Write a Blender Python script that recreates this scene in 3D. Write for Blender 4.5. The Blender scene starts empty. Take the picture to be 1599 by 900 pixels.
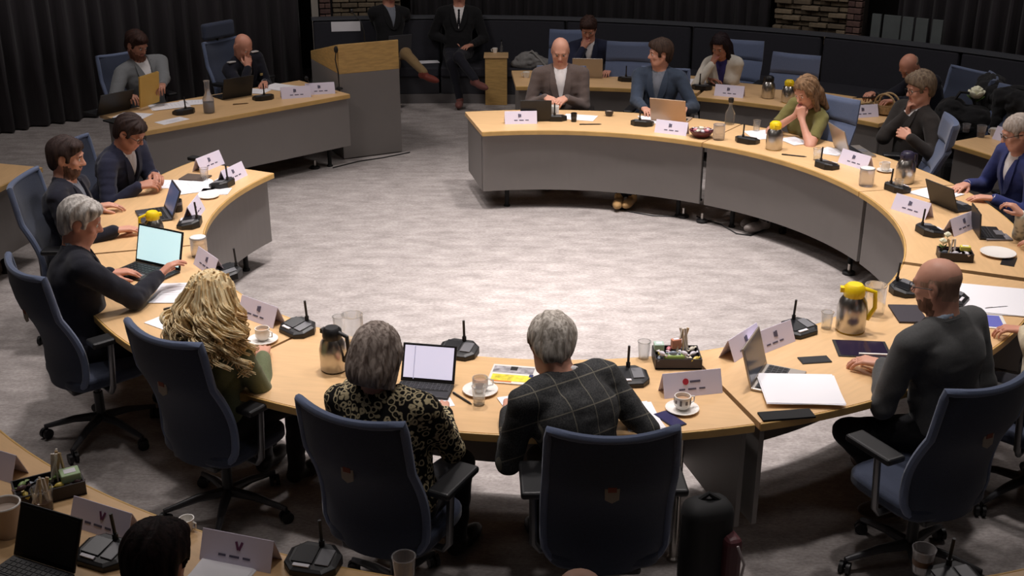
import bpy, bmesh, math, random
import numpy as np
import openvdb
from mathutils import Vector, Matrix

random.seed(7)
RNG = np.random.default_rng(7)
SC = bpy.context.scene
COL = SC.collection
PI = math.pi
R = math.radians

# ------------------------------------------------------------------ camera
F_PX, PITCH, CAM_H = 1800.0, R(22.0), 3.25
cam_d = bpy.data.cameras.new('camera')
cam_d.sensor_width = 36.0
cam_d.lens = F_PX / 1599.0 * 36.0
cam_d.clip_end = 100
cam = bpy.data.objects.new('camera', cam_d)
cam.location = (0, 0, CAM_H)
cam.rotation_euler = (PI / 2 - PITCH, 0, 0)
COL.objects.link(cam)
SC.camera = cam
SC.render.resolution_x, SC.render.resolution_y = 1599, 900

# ------------------------------------------------------------------ light
CX, CY = 0.27, 7.58            # centre of the ring of tables
world = bpy.data.worlds.new('world')
SC.world = world
world.use_nodes = True
world.node_tree.nodes['Background'].inputs[0].default_value = (0.5, 0.48, 0.5, 1)
world.node_tree.nodes['Background'].inputs[1].default_value = 0.0

def lamp(name, kind, loc, energy, color, target=None, **kw):
    l = bpy.data.lights.new(name, kind)
    l.energy = energy
    l.color = color
    for k, v in kw.items():
        setattr(l, k, v)
    o = bpy.data.objects.new(name, l)
    o.location = loc
    if target is not None:
        o.rotation_euler = (Vector(target) - Vector(loc)).to_track_quat('-Z', 'Y').to_euler()
    COL.objects.link(o)
    return o

CEIL = 4.9
WARM = (1.0, 0.93, 0.905)
for k in range(8):
    a = R(45 * k + 22.5)
    x, y = CX + 1.75 * math.cos(a), CY + 0.1 + 1.75 * math.sin(a)
    lamp('added_spot_lamp', 'SPOT', (x, y, CEIL - 0.12), 375, WARM, (x, y, 0), spot_size=R(67), spot_blend=0.75, shadow_soft_size=0.16)  # unseen spots, added so the ring is bright and the edges fall dark
for (x, y, e) in ((-1.5, 4.7, 150), (-0.35, 4.2, 95), (0.8, 4.2, 95), (2.1, 4.75, 125), (-2.65, 6.2, 75), (-2.95, 7.7, 60), (0.4, 11.0, 80), (2.6, 10.0, 80), (3.6, 8.4, 80)):
    lamp('ceiling_downlight_lamp', 'SPOT', (x, y, CEIL - 0.12), e, WARM, (x, y, 0), spot_size=R(44), spot_blend=1.0, shadow_soft_size=0.12)
for (x, y, e) in ((-2.9, 10.8, 60), (2.8, 10.6, 46), (0.3, 12.6, 22), (4.3, 7.6, 40), (-3.4, 6.6, 40), (-1.2, 3.0, 5), (2.2, 3.0, 7)):
    lamp('added_fill_lamp', 'AREA', (x, y, CEIL - 0.05), e, WARM, (x, y, 0), shape='SQUARE', size=1.0)  # unseen area lights added as weak ambient fill over the outer ring

SC.view_settings.view_transform = 'Standard'
SC.view_settings.look = 'None'
SC.view_settings.gamma = 1.0
SC.view_settings.exposure = 0.0
SC.view_settings.use_curve_mapping = False
SC.cycles.max_bounces = 6
SC.cycles.transparent_max_bounces = 12
SC.cycles.use_denoising = True

# ------------------------------------------------------------------ helpers
def P(px, py, z):
    """Point of the room at height z seen at photo pixel (px, py)."""
    u, v = (px - 799.5) / F_PX, (py - 450.0) / F_PX
    c, s = math.cos(PITCH), math.sin(PITCH)
    d = Vector((u, c - v * s, -s - v * c))
    return Vector((0, 0, CAM_H)) + d * ((z - CAM_H) / d.z)

def ring(a, r, z=0.0):
    return Vector((CX + r * math.cos(R(a)), CY + r * math.sin(R(a)), z))

def lin(c):
    c = [x / 255.0 for x in c]
    return tuple(x / 12.92 if x <= 0.04045 else ((x + 0.055) / 1.055) ** 2.4 for x in c) + (1.0,)

MATS = {}
def mat(name, rgb=(128, 128, 128), rough=0.6, metal=0.0, noise=0.0, scale=30.0, bump=0.0, bscale=None, trans=0.0,
        emit=0.0, stretch=(1, 1, 1), spec=0.5, alpha=1.0, sheen=0.0, coord='Object'):
    if name in MATS:
        return MATS[name]
    m = bpy.data.materials.new(name)
    m.use_nodes = True
    nt = m.node_tree
    b = nt.nodes['Principled BSDF']
    base = lin(rgb)
    b.inputs['Base Color'].default_value = base
    b.inputs['Roughness'].default_value = rough
    b.inputs['Metallic'].default_value = metal
    b.inputs['Specular IOR Level'].default_value = spec
    if trans:
        b.inputs['Transmission Weight'].default_value = trans
        b.inputs['IOR'].default_value = 1.3
    if sheen:
        b.inputs['Sheen Weight'].default_value = sheen
    if alpha < 1:
        b.inputs['Alpha'].default_value = alpha
    if emit:
        b.inputs['Emission Color'].default_value = base
        b.inputs['Emission Strength'].default_value = emit
    if noise or bump:
        tc = nt.nodes.new('ShaderNodeTexCoord')
        mp = nt.nodes.new('ShaderNodeMapping')
        mp.inputs['Scale'].default_value = stretch
        nt.links.new(tc.outputs[coord], mp.inputs['Vector'])
        nz = nt.nodes.new('ShaderNodeTexNoise')
        nz.inputs['Scale'].default_value = scale
        nz.inputs['Detail'].default_value = 5
        nt.links.new(mp.outputs[0], nz.inputs['Vector'])
        if noise:
            rp = nt.nodes.new('ShaderNodeValToRGB')
            rp.color_ramp.elements[0].position = 0.3
            rp.color_ramp.elements[1].position = 0.7
            rp.color_ramp.elements[0].color = tuple(c * (1 - noise) for c in base[:3]) + (1,)
            rp.color_ramp.elements[1].color = tuple(min(1, c * (1 + noise)) for c in base[:3]) + (1,)
            nt.links.new(nz.outputs['Fac'], rp.inputs['Fac'])
            nt.links.new(rp.outputs['Color'], b.inputs['Base Color'])
        if bump:
            n2 = nz
            if bscale:
                n2 = nt.nodes.new('ShaderNodeTexNoise')
                n2.inputs['Scale'].default_value = bscale
                nt.links.new(mp.outputs[0], n2.inputs['Vector'])
            bp = nt.nodes.new('ShaderNodeBump')
            bp.inputs['Strength'].default_value = bump
            bp.inputs['Distance'].default_value = 0.01
            nt.links.new(n2.outputs['Fac'], bp.inputs['Height'])
            nt.links.new(bp.outputs['Normal'], b.inputs['Normal'])
    MATS[name] = m
    return m

def tag(o, label=None, cat=None, group=None, kind=None):
    if label: o['label'] = label
    if cat: o['category'] = cat
    if group: o['group'] = group
    if kind: o['kind'] = kind
    return o

def empty(name, loc=(0, 0, 0), rz=0.0, label=None, cat=None, group=None, kind=None):
    o = bpy.data.objects.new(name, None)
    o.empty_display_size = 0.1
    o.location = loc
    o.rotation_euler = (0, 0, rz)
    COL.objects.link(o)
    return tag(o, label, cat, group, kind)

class MB:
    """Collects shapes into one mesh."""
    def __init__(s):
        s.v, s.f, s.mi, s.cur = [], [], [], 0
        s.T = Matrix.Identity(4)
    def add(s, verts, faces):
        n = len(s.v)
        s.v += [tuple(s.T @ Vector(p)) for p in verts]
        s.f += [tuple(i + n for i in f) for f in faces]
        s.mi += [s.cur] * len(faces)
        return s
    def box(s, c, d, rz=0.0, M=None):
        x, y, z = d[0] / 2, d[1] / 2, d[2] / 2
        m = Matrix.Translation(c) @ (M.to_4x4() if M is not None else Matrix.Rotation(rz, 4, 'Z'))
        vs = [m @ Vector(p) for p in ((-x, -y, -z), (x, -y, -z), (x, y, -z), (-x, y, -z), (-x, -y, z), (x, -y, z), (x, y, z), (-x, y, z))]
        return s.add(vs, [(0, 3, 2, 1), (4, 5, 6, 7), (0, 1, 5, 4), (1, 2, 6, 5), (2, 3, 7, 6), (3, 0, 4, 7)])
    def prism(s, poly, z0, z1):
        n = len(poly)
        vs = [(x, y, z0) for x, y in poly] + [(x, y, z1) for x, y in poly]
        return s.add(vs, [tuple(range(n - 1, -1, -1)), tuple(range(n, 2 * n))] + [(i, (i + 1) % n, n + (i + 1) % n, n + i) for i in range(n)])
    def lathe(s, prof, n=20, c=(0, 0, 0), cap=True):
        vs, fs = [], []
        for r, z in prof:
            for k in range(n):
                a = 2 * PI * k / n
                vs.append((c[0] + r * math.cos(a), c[1] + r * math.sin(a), c[2] + z))
        for j in range(len(prof) - 1):
            for k in range(n):
                k2 = (k + 1) % n
                fs.append((j * n + k, j * n + k2, (j + 1) * n + k2, (j + 1) * n + k))
        if cap:
            fs.append(tuple(range(n - 1, -1, -1)))
            fs.append(tuple((len(prof) - 1) * n + k for k in range(n)))
        return s.add(vs, fs)
    def tube(s, pts, r, n=8, closed=False):
        pts = [Vector(p) for p in pts]
        m = len(pts)
        rr = r if isinstance(r, (list, tuple)) else [r] * m
        vs, fs = [], []
        up = None
        for i in range(m):
            if closed:
                t = (pts[(i + 1) % m] - pts[i - 1]).normalized()
            else:
                t = (pts[min(i + 1, m - 1)] - pts[max(i - 1, 0)]).normalized()
            if up is None:
                up = t.orthogonal().normalized()
            up = (up - t * up.dot(t))
            up = up.normalized() if up.length > 1e-6 else t.orthogonal().normalized()
            sd = t.cross(up)
            for k in range(n):
                a = 2 * PI * k / n
                vs.append(pts[i] + (up * math.cos(a) + sd * math.sin(a)) * rr[i])
        for i in range(m if closed else m - 1):
            j = (i + 1) % m
            for k in range(n):
                k2 = (k + 1) % n
                fs.append((i * n + k, i * n + k2, j * n + k2, j * n + k))
        if not closed:
            fs.append(tuple(range(n - 1, -1, -1)))
            fs.append(tuple((m - 1) * n + k for k in range(n)))
        return s.add(vs, fs)
    def arc(s, c, r0, r1, a0, a1, z0, z1, n=None):
        n = n or max(3, int(abs(a1 - a0) / 2.0))
        vs, fs = [], []
        for i in range(n + 1):
            a = R(a0 + (a1 - a0) * i / n)
            ca, sa = math.cos(a), math.sin(a)
            for r, z in ((r0, z0), (r1, z0), (r1, z1), (r0, z1)):
                vs.append((c[0] + r * ca, c[1] + r * sa, z))
        for i in range(n):
            b, d = 4 * i, 4 * i + 4
            for k in range(4):
                k2 = (k + 1) % 4
                fs.append((b + k, b + k2, d + k2, d + k))
        fs += [(0, 3, 2, 1), (4 * n, 4 * n + 1, 4 * n + 2, 4 * n + 3)]
        return s.add(vs, fs)
    def sphere(s, c, r, n=10, m=7):
        r = r if isinstance(r, (tuple, list)) else (r, r, r)
        prof = [(math.sin(PI * j / m), -math.cos(PI * j / m)) for j in range(m + 1)]
        vs, fs = [], []
        for a_, z_ in prof:
            for k in range(n):
                a = 2 * PI * k / n
                vs.append((c[0] + r[0] * a_ * math.cos(a), c[1] + r[1] * a_ * math.sin(a), c[2] + r[2] * z_))
        for j in range(m):
            for k in range(n):
                k2 = (k + 1) % n
                fs.append((j * n + k, j * n + k2, (j + 1) * n + k2, (j + 1) * n + k))
        return s.add(vs, fs)
    def m(s, i):
        s.cur = i
        return s
    def build(s, name, mats, parent=None, smooth=False, bevel=0.0, world=False, kind=None, label=None, seg=2):
        me = bpy.data.meshes.new(name)
        vs = s.v
        if world and parent is not None:
            inv = Matrix.LocRotScale(parent.location, parent.rotation_euler, None).inverted()
            vs = [tuple(inv @ Vector(p)) for p in vs]
        me.from_pydata(vs, [], s.f)
        mats = mats if isinstance(mats, (list, tuple)) else [mats]
        for m_ in mats:
            me.materials.append(m_)
        me.polygons.foreach_set('material_index', s.mi)
        bm = bmesh.new()
        bm.from_mesh(me)
        bmesh.ops.remove_doubles(bm, verts=bm.verts, dist=1e-6)
        bmesh.ops.recalc_face_normals(bm, faces=bm.faces)
        bm.to_mesh(me)
        bm.free()
        if smooth:
            me.polygons.foreach_set('use_smooth', [True] * len(me.polygons))
            me.set_sharp_from_angle(angle=R(45))
        o = bpy.data.objects.new(name, me)
        COL.objects.link(o)
        if parent is not None:
            o.parent = parent
        if bevel:
            md = o.modifiers.new('bevel', 'BEVEL')
            md.width, md.segments, md.limit_method, md.angle_limit = bevel, seg, 'ANGLE', R(50)
        if kind: o['kind'] = kind
        if label: o['label'] = label
        return o

def copy_tree(o, parent=None):
    c = o.copy()
    COL.objects.link(c)
    if parent is not None:
        c.parent = parent
    for ch in [x for x in o.children]:
        copy_tree(ch, c)
    return c

# ------------------------------------------------------------------ materials
def wood_mat(name, rgb):
    m = mat(name, rgb, rough=0.42, noise=0.05, scale=4, stretch=(1.5, 10, 10), bump=0.0)
    return m
WOOD = wood_mat('beech_veneer', (217, 178, 130))
WOOD_EDGE = mat('beech_edge', (205, 165, 100), rough=0.4, noise=0.1, scale=8)
WOOD_OLD = mat('beech_lectern', (196, 158, 96), rough=0.5, noise=0.16, scale=5, stretch=(2, 2, 12))
PANEL = mat('grey_laminate', (126, 121, 118), rough=0.55, noise=0.03, scale=2)
BLACK = mat('black_plastic', (22, 22, 24), rough=0.45)
BLACKM = mat('matt_black', (14, 14, 15), rough=0.8)
DKGREY = mat('dark_grey_plastic', (60, 60, 64), rough=0.4)
MIDGREY = mat('mid_grey_plastic', (105, 104, 108), rough=0.4)
STEEL = mat('brushed_steel', (190, 186, 180), rough=0.28, metal=1.0)
CHROME = mat('chrome', (210, 210, 212), rough=0.12, metal=1.0)
WHITE = mat('white_paper', (236, 234, 238), rough=0.8)
CREAM = mat('cream_ceramic', (238, 234, 228), rough=0.25)
LILAC = mat('lilac_white_card', (226, 218, 236), rough=0.7)
INK = mat('grey_ink', (92, 88, 110), rough=0.8)
YELLOW = mat('yellow_plastic', (242, 208, 28), rough=0.35)
CHAIRF = mat('blue_grey_upholstery', (44, 52, 72), rough=0.85, noise=0.10, scale=120, bump=0.25, bscale=260, sheen=0.15)
CHAIRP = mat('blue_grey_lit_piping', (92, 104, 132), rough=0.8, noise=0.08, scale=160, sheen=0.2)  # lighter edge fabric, with light on the cushion top mixed into its colour
BENCHF = mat('dark_navy_upholstery', (38, 38, 46), rough=0.85, noise=0.1, scale=40)
GLASS = mat('clear_glass', (235, 238, 238), rough=0.05, trans=0.92, alpha=0.55)
FROST = mat('ribbed_glass', (206, 204, 206), rough=0.15, trans=0.75, alpha=0.75)

def carpet_mat():
    m = bpy.data.materials.new('streaked_grey_carpet')
    m.use_nodes = True
    nt = m.node_tree
    b = nt.nodes['Principled BSDF']
    b.inputs['Roughness'].default_value = 0.95
    b.inputs['Specular IOR Level'].default_value = 0.1
    tc = nt.nodes.new('ShaderNodeTexCoord')
    prev = None
    for sc_, st, a, lo, hi in ((1.0, (4.2, 9.0, 1), 0, (158, 151, 148), (190, 183, 180)), (1.0, (40, 75, 1), 1, (215, 213, 213), (255, 255, 255))):
        mp = nt.nodes.new('ShaderNodeMapping')
        mp.inputs['Scale'].default_value = st
        nt.links.new(tc.outputs['Object'], mp.inputs['Vector'])
        nz = nt.nodes.new('ShaderNodeTexNoise')
        nz.inputs['Scale'].default_value = sc_
        nz.inputs['Detail'].default_value = 6
        nz.inputs['Roughness'].default_value = 0.65
        nt.links.new(mp.outputs[0], nz.inputs['Vector'])
        rp = nt.nodes.new('ShaderNodeValToRGB')
        rp.color_ramp.elements[0].position, rp.color_ramp.elements[1].position = 0.34, 0.66
        rp.color_ramp.elements[0].color, rp.color_ramp.elements[1].color = lin(lo), lin(hi)
        nt.links.new(nz.outputs['Fac'], rp.inputs['Fac'])
        if prev is None:
            prev = rp
        else:
            mx = nt.nodes.new('ShaderNodeMix')
            mx.data_type = 'RGBA'
            mx.blend_type = 'MULTIPLY'
            mx.inputs['Factor'].default_value = 1.0
            nt.links.new(prev.outputs['Color'], mx.inputs['A'])
            nt.links.new(rp.outputs['Color'], mx.inputs['B'])
            nt.links.new(mx.outputs['Result'], b.inputs['Base Color'])
    return m

# ------------------------------------------------------------------ room shell
CARPET = carpet_mat()
WALL = mat('dark_plaster', (62, 58, 60), rough=0.9, noise=0.05, scale=3)
CURT = mat('charcoal_curtain', (50, 46, 50), rough=0.9, noise=0.12, scale=6, stretch=(8, 8, 0.6), sheen=0.1)
X0, X1, Y0, Y1 = -8.6, 9.0, -1.6, 16.4
tag(MB().box(((X0 + X1) / 2, (Y0 + Y1) / 2, -0.05), (X1 - X0, Y1 - Y0, 0.1)).build('floor', CARPET), 'grey carpet floor streaked with lighter flecks', None, None, 'structure')
tag(MB().box(((X0 + X1) / 2, (Y0 + Y1) / 2, CEIL + 0.05), (X1 - X0, Y1 - Y0, 0.1)).build('ceiling', mat('ceiling_white', (120, 118, 118), rough=0.9)), 'plain ceiling above the chamber', None, None, 'structure')
for nm, c, d in (('wall_left', (X0 - .05, (Y0 + Y1) / 2, CEIL / 2), (.1, Y1 - Y0, CEIL)), ('wall_right', (X1 + .05, (Y0 + Y1) / 2, CEIL / 2), (.1, Y1 - Y0, CEIL)),
                 ('wall_back', ((X0 + X1) / 2, Y1 + .05, CEIL / 2), (X1 - X0, .1, CEIL)), ('wall_front', ((X0 + X1) / 2, Y0 - .05, CEIL / 2), (X1 - X0, .1, CEIL))):
    tag(MB().box(c, d).build(nm, WALL), 'dark plain wall behind the curtains', None, None, 'structure')

BC = (-0.84, 6.49)      # centre of the curved bench and curtains behind it
BR = 8.2                # radius of the bench back's front face
def curtain(name, c, r, a0, a1, z0, z1, pleats, amp, label, material=CURT):
    n = pleats * 8
    vs, fs = [], []
    for i in range(n + 1):
        t = i / n
        a = R(a0 + (a1 - a0) * t)
        w = math.sin(2 * PI * pleats * t + 0.7 * math.sin(2 * PI * pleats * t * 0.37))
        w2 = 0.3 * math.sin(2 * PI * pleats * t * 0.23 + 1.0)
        for z, k in ((z0, 1.0), (z0 + 0.35 * (z1 - z0), 0.9), (z1, 0.55)):
            rr = r + amp * k * (w + w2)
            vs.append((c[0] + rr * math.cos(a), c[1] + rr * math.sin(a), z))
    for i in range(n):
        for j in range(2):
            fs.append((3 * i + j, 3 * i + 3 + j, 3 * i + 4 + j, 3 * i + 1 + j))
    o = MB().add(vs, fs).build(name, material, smooth=True)
    md = o.modifiers.new('thickness', 'SOLIDIFY')
    md.thickness = 0.006
    return tag(o, label, 'curtain')

curtain('curtain', (CX, CY), 7.85, 150.5, 112.3, 0.02, 4.6, 26, 0.06, 'tall charcoal pleated curtain behind the two men at the straight desk')
curtain('curtain', BC, 9.05, 93.2, 63.4, 0.05, 4.6, 26, 0.06, 'tall dark pleated curtain above the bench, between the two brick panels')
curtain('curtain', BC, 9.05, 53.6, 26, 0.05, 4.6, 26, 0.06, 'tall dark pleated curtain at the right of the brick panel')

# bench with high padded back, on an arc
bench = empty('curved_bench', (BC[0] + BR * math.cos(R(72)), BC[1] + BR * math.sin(R(72)), 0), 0, 'long curved dark navy bench with a high padded back along the rear wall', 'bench')
SEATR = BR - 0.50
sects = [(101.5, 90.5), (90.3, 79.5), (79.3, 68.5), (68.3, 57.5), (57.3, 46.5), (46.3, 34)]
for a0, a1 in sects:
    MB().arc(BC, BR, BR + 0.13, a0, a1, 0.30, 0.96).build('back_cushion', BENCHF, bench, bevel=0.025, world=True)
    MB().arc(BC, SEATR, BR - 0.01, a0, a1, 0.33, 0.45).build('seat_cushion', BENCHF, bench, bevel=0.02, world=True)
    MB().arc(BC, SEATR + 0.03, BR + 0.1, a0, a1, 0.12, 0.325).build('front_board', mat('bench_board', (40, 40, 46), rough=0.7), bench, world=True)
MB().arc(BC, SEATR + 0.01, BR + 0.15, 101.6, 33.5, 0.0, 0.115).build('plinth', mat('grey_plinth', (96, 92, 92), rough=0.7), bench, world=True)
MB().arc(BC, BR - 0.01, BR + 0.15, 101.6, 33.5, 0.965, 0.99).build('top_rail', mat('bench_rail', (72, 74, 80), rough=0.7), bench, world=True)

# brick panels and pillar behind the bench
BRICK = [mat('pale_brick_%s' % n, c, rough=0.9, noise=0.18, scale=18, bump=0.5, bscale=60) for n, c in (('a', (118, 105, 86)), ('b', (104, 92, 76)), ('c', (128, 114, 94)))]
BRICKR = [mat('red_brick_%s' % n, c, rough=0.9, noise=0.2, scale=25, bump=0.5, bscale=60) for n, c in (('a', (100, 76, 70)), ('b', (88, 66, 62)), ('c', (112, 88, 80)))]
def brick_panel(c0, c1, z0, z1, bw, bh, label, proud, mats, name='brick_relief', frame=True, wavy=True):
    c0, c1 = Vector(c0), Vector(c1)
    d = (c1 - c0)
    L = d.length
    rz = math.atan2(d.y, d.x)
    root = empty(name, (*((c0 + c1) / 2).to_2d(), 0), rz, label, 'wall panel')
    MB().box((0, 0.16, z1 / 2), (L, 0.16, z1)).build('backing', mat('panel_backing', (58, 50, 44), rough=0.9), root)
    meshes = []
    for m_ in mats:
        me = MB().box((0, 0, 0), (bw - 0.012, 0.10, bh - 0.012)).build('brick', m_, root, bevel=0.006, seg=1)
        meshes.append(me)
    nx, nz = int(round(L / bw)), int(round((z1 - z0) / bh))
    first = list(meshes)
    for j in range(nz):
        off = 0.5 * bw * (j % 2)
        for i in range(nx + (j % 2)):
            x = -L / 2 + bw * (i + 0.5) - off
            w = 1.0
            if x < -L / 2 + bw * 0.4 or x > L / 2 - bw * 0.4:
                if j % 2 == 0 and (x < -L / 2 or x > L / 2):
                    continue
                w = 0.5 if j % 2 else 1.0
                if j % 2:
                    x += bw * 0.25 if x < 0 else -bw * 0.25
            src = meshes[random.randrange(3)]
            o = first.pop() if first else src.copy()
            if o.name not in COL.objects:
                COL.objects.link(o)
            wave = math.sin(2 * PI * (x / 0.9) + j * 2.4) * proud if wavy else random.uniform(-1, 1) * 0.006
            o.location = (x, 0.03 + wave, z0 + bh * (j + 0.5))
            o.scale = (w, 1, 1)
            o.rotation_euler = (R(random.uniform(-2, 2)), 0, R(random.uniform(-2, 2)) if wavy else 0)
    return root
def on_bench(px, r, z=0.0):
    """Point on the circle of radius r about the bench's centre in the direction of photo column px (floor plan)."""
    best = None
    for k in range(2000):
        a = R(25 + 85 * k / 1999)
        q = (BC[0] + r * math.cos(a), BC[1] + r * math.sin(a))
        dep = q[1] * math.cos(PITCH) + (CAM_H - 0.9) * math.sin(PITCH)
        e = abs(799.5 + q[0] / dep * F_PX - px)
        if best is None or e < best[0]:
            best = (e, q)
    return (best[1][0], best[1][1], z)
brick_panel(on_bench(1208, 8.72), on_bench(1318, 8.72), 0.72, 2.8, 0.22, 0.064, 'pale brick relief with wavy projecting courses above the curved bench', 0.055, BRICK)
brick_panel(on_bench(1319, 8.70), on_bench(1341, 8.70), 0.72, 2.8, 0.17, 0.075, 'narrow reddish brick strip at the right edge of the wavy brick panel', 0.0, BRICKR, 'brick_strip', wavy=False)
brick_panel(on_bench(520, 8.72), on_bench(622, 8.72), 0.72, 2.8, 0.22, 0.064, 'pale brick relief behind the person with the laptop on the bench', 0.02, BRICK)
pil = brick_panel(on_bench(500, 8.6), on_bench(518, 8.6), 0.0, 2.8, 0.145, 0.07, 'narrow red brick pillar at the end of the left curtain behind the lectern', 0.0, BRICKR, 'brick_pillar', wavy=False)
q = on_bench(493, 8.55)
tag(MB().box((q[0], q[1], 1.6), (0.085, 0.06, 3.2), rz=R(8)).build('trim_1', mat('pale_trim', (150, 144, 136), rough=0.7)), 'pale vertical strip between the left curtain and the brick pillar', None, None, 'structure')

# row of grey-green boards behind the right part of the bench
q0, q1 = Vector(on_bench(1362, 8.68)), Vector(on_bench(1470, 8.68))
scr = empty('slatted_screen', (q0 + q1) / 2, 0, 'low grey-green screen of upright boards behind the right of the bench', 'screen')
for k, (t, w) in enumerate(((0.03, 0.11), (0.26, 0.20), (0.49, 0.13), (0.69, 0.14), (0.91, 0.12))):
    q = q0.lerp(q1, t)
    MB().box((q.x, q.y, 0.60), (w, 0.03, 1.2), rz=math.atan2((q1 - q0).y, (q1 - q0).x)).build('board', mat('grey_green_board', (92, 98, 98), rough=0.8, noise=.08, scale=8), scr, world=True, bevel=0.004)
d = (q1 - q0).normalized()
MB().box((*((q0 + q1) / 2).to_2d(), 0.3), ((q1 - q0).length, 0.02, 0.05), rz=math.atan2(d.y, d.x)).build('rail', BLACKM, scr, world=True)

# ------------------------------------------------------------------ tables
TOP = 0.74
def arc_table(a0, a1, r0, r1, label, bottom=0.18, group=None, name='curved_table', c=(CX, CY), ends=(True, True), panel_gap=0.55, legs=True, outer=()):
    am, rm = (a0 + a1) / 2, (r0 + r1) / 2
    root = empty(name, (c[0] + rm * math.cos(R(am)), c[1] + rm * math.sin(R(am)), 0), R(am + 90), label, 'table', group)
    g = 0.12
    MB().arc(c, r0 + 0.012, r1 - 0.012, a0 - g, a1 + g, TOP - 0.036, TOP).build('tabletop', WOOD, root, world=True)
    MB().arc(c, r0, r0 + 0.011, a0 - g, a1 + g, TOP - 0.040, TOP).build('edge_band', WOOD_EDGE, root, world=True, bevel=0.004)
    MB().arc(c, r1 - 0.011, r1, a0 - g, a1 + g, TOP - 0.040, TOP).build('edge_band', WOOD_EDGE, root, world=True, bevel=0.004)
    pg = panel_gap
    MB().arc(c, r0 + 0.06, r0 + 0.085, a0 - pg, a1 + pg, bottom, TOP - 0.042).build('front_panel', PANEL, root, world=True)
    for a, on in ((a0 - pg * 1.3, ends[0]), (a1 + pg * 1.3, ends[1])):
        if on:
            p0 = Vector((c[0] + (r0 + 0.1) * math.cos(R(a)), c[1] + (r0 + 0.1) * math.sin(R(a)), 0))
            p1 = Vector((c[0] + (r1 - 0.04) * math.cos(R(a)), c[1] + (r1 - 0.04) * math.sin(R(a)), 0))
            q = (p0 + p1) / 2
            MB().box((q.x, q.y, (bottom + TOP - 0.042) / 2), ((p1 - p0).length, 0.024, TOP - 0.042 - bottom), rz=R(a)).build('end_panel', PANEL, root, world=True)
    if legs:
        for a in (a0 - 6, a1 + 6):
            for r in ((r0 + 0.16, r1 - 0.10) if a in outer or not outer else (r0 + 0.16,)):
                q = (c[0] + r * math.cos(R(a)), c[1] + r * math.sin(R(a)))
                MB().lathe([(0.03, 0.0), (0.03, 0.012), (0.02, 0.02), (0.02, TOP - 0.042)], 12, (q[0], q[1], 0)).build('leg', STEEL if a in outer and r > r0 + 0.3 else BLACKM, root, smooth=True, world=True)
    return root
RI, RO = 2.33, 3.12
GI = 'curved tables of the inner ring'
arc_table(103.3, 55.0, RI, RO, 'curved beech table at the far side of the ring, free end beside the gap', ends=(True, False))
arc_table(55.0, 12.8, RI, RO, 'curved beech table with grey front before the woman in olive green', ends=(False, False))
arc_table(12.8, -23.6, RI, RO, 'curved beech table at the right under the man in the blue blazer', ends=(False, True))
arc_table(-24.6, -74.3, RI, RO, 'curved beech table in front of the bearded bald man in the grey suit', outer=(1,))
arc_table(-74.56, -124.5, RI, RO, 'nearest curved beech table, with the candy tray and patterned coffee cup', ends=(True, False), outer=(-74.56 - 6,))
arc_table(-124.7, -164.5, RI, RO, 'curved beech table under the open laptop with the bright screen', ends=(False, False), outer=(1,))
arc_table(-164.7, -205.5, RI, RO, 'curved beech table with a free end at the left, before the man with glasses', ends=(False, True))
arc_table(93.3, 67.5, 4.15, 4.98, 'curved beech table of the outer row behind the bald man in taupe', ends=(True, False))
arc_table(67.2, 40.3, 3.97, 4.82, 'curved beech table of the outer row with two thermoses standing on it', ends=(False, True))
arc_table(29.5, -8, 3.92, 4.75, 'curved beech table of the outer row at the upper right edge')
C2 = (0.637, 7.423)
arc_table(-72, -104, 4.11, 4.9, 'curved beech table of the outer row, only its edge at the bottom right', c=C2)
arc_table(-104.3, -140, 4.11, 4.9, 'curved beech table in the lower left corner with the black tablet on it', c=C2)
arc_table(-158, -196.5, 4.12, 4.95, 'curved beech table end at the left edge behind the bearded man')

# straight desk of the two men and its axes
D0, D1 = Vector((-3.225, 9.884, 0)), Vector((-1.62, 11.374, 0))
DT = (D1 - D0).normalized()
DN = Vector((-DT.y, DT.x, 0))
DRZ = math.atan2(DT.y, DT.x)
def desk(al, no, z=0.0):
    return D0 + DT * al + DN * no + Vector((0, 0, z))
DL = (D1 - D0).length
dk = empty('straight_desk', desk(DL / 2, 0.45), DRZ, 'long straight beech desk with grey front at the rear left', 'desk')
MB().box((0, 0, TOP - 0.018), (DL, 0.90, 0.036)).build('tabletop', WOOD, dk)
MB().box((0, -0.455, TOP - 0.02), (DL, 0.012, 0.042)).build('edge_band', WOOD_EDGE, dk, bevel=0.004)
MB().box((0.02, -0.40, 0.45), (DL - 0.02, 0.025, 0.49)).build('front_panel', PANEL, dk)
for x in (-DL / 2 + 0.08, DL / 2 - 0.08):
    MB().box((x, 0.02, 0.45), (0.025, 0.8, 0.49)).build('end_panel', PANEL, dk)
    for y in (-0.3, 0.34):
        MB().lathe([(0.03, 0.0), (0.03, 0.012), (0.02, 0.02), (0.02, 0.69)], 12, (x * 0.9, y, 0)).build('leg', BLACKM, dk, smooth=True)
MB().box((0, 0.1, 0.30), (DL * 0.8, 0.04, 0.3)).build('cable_tray', BLACKM, dk)

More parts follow.
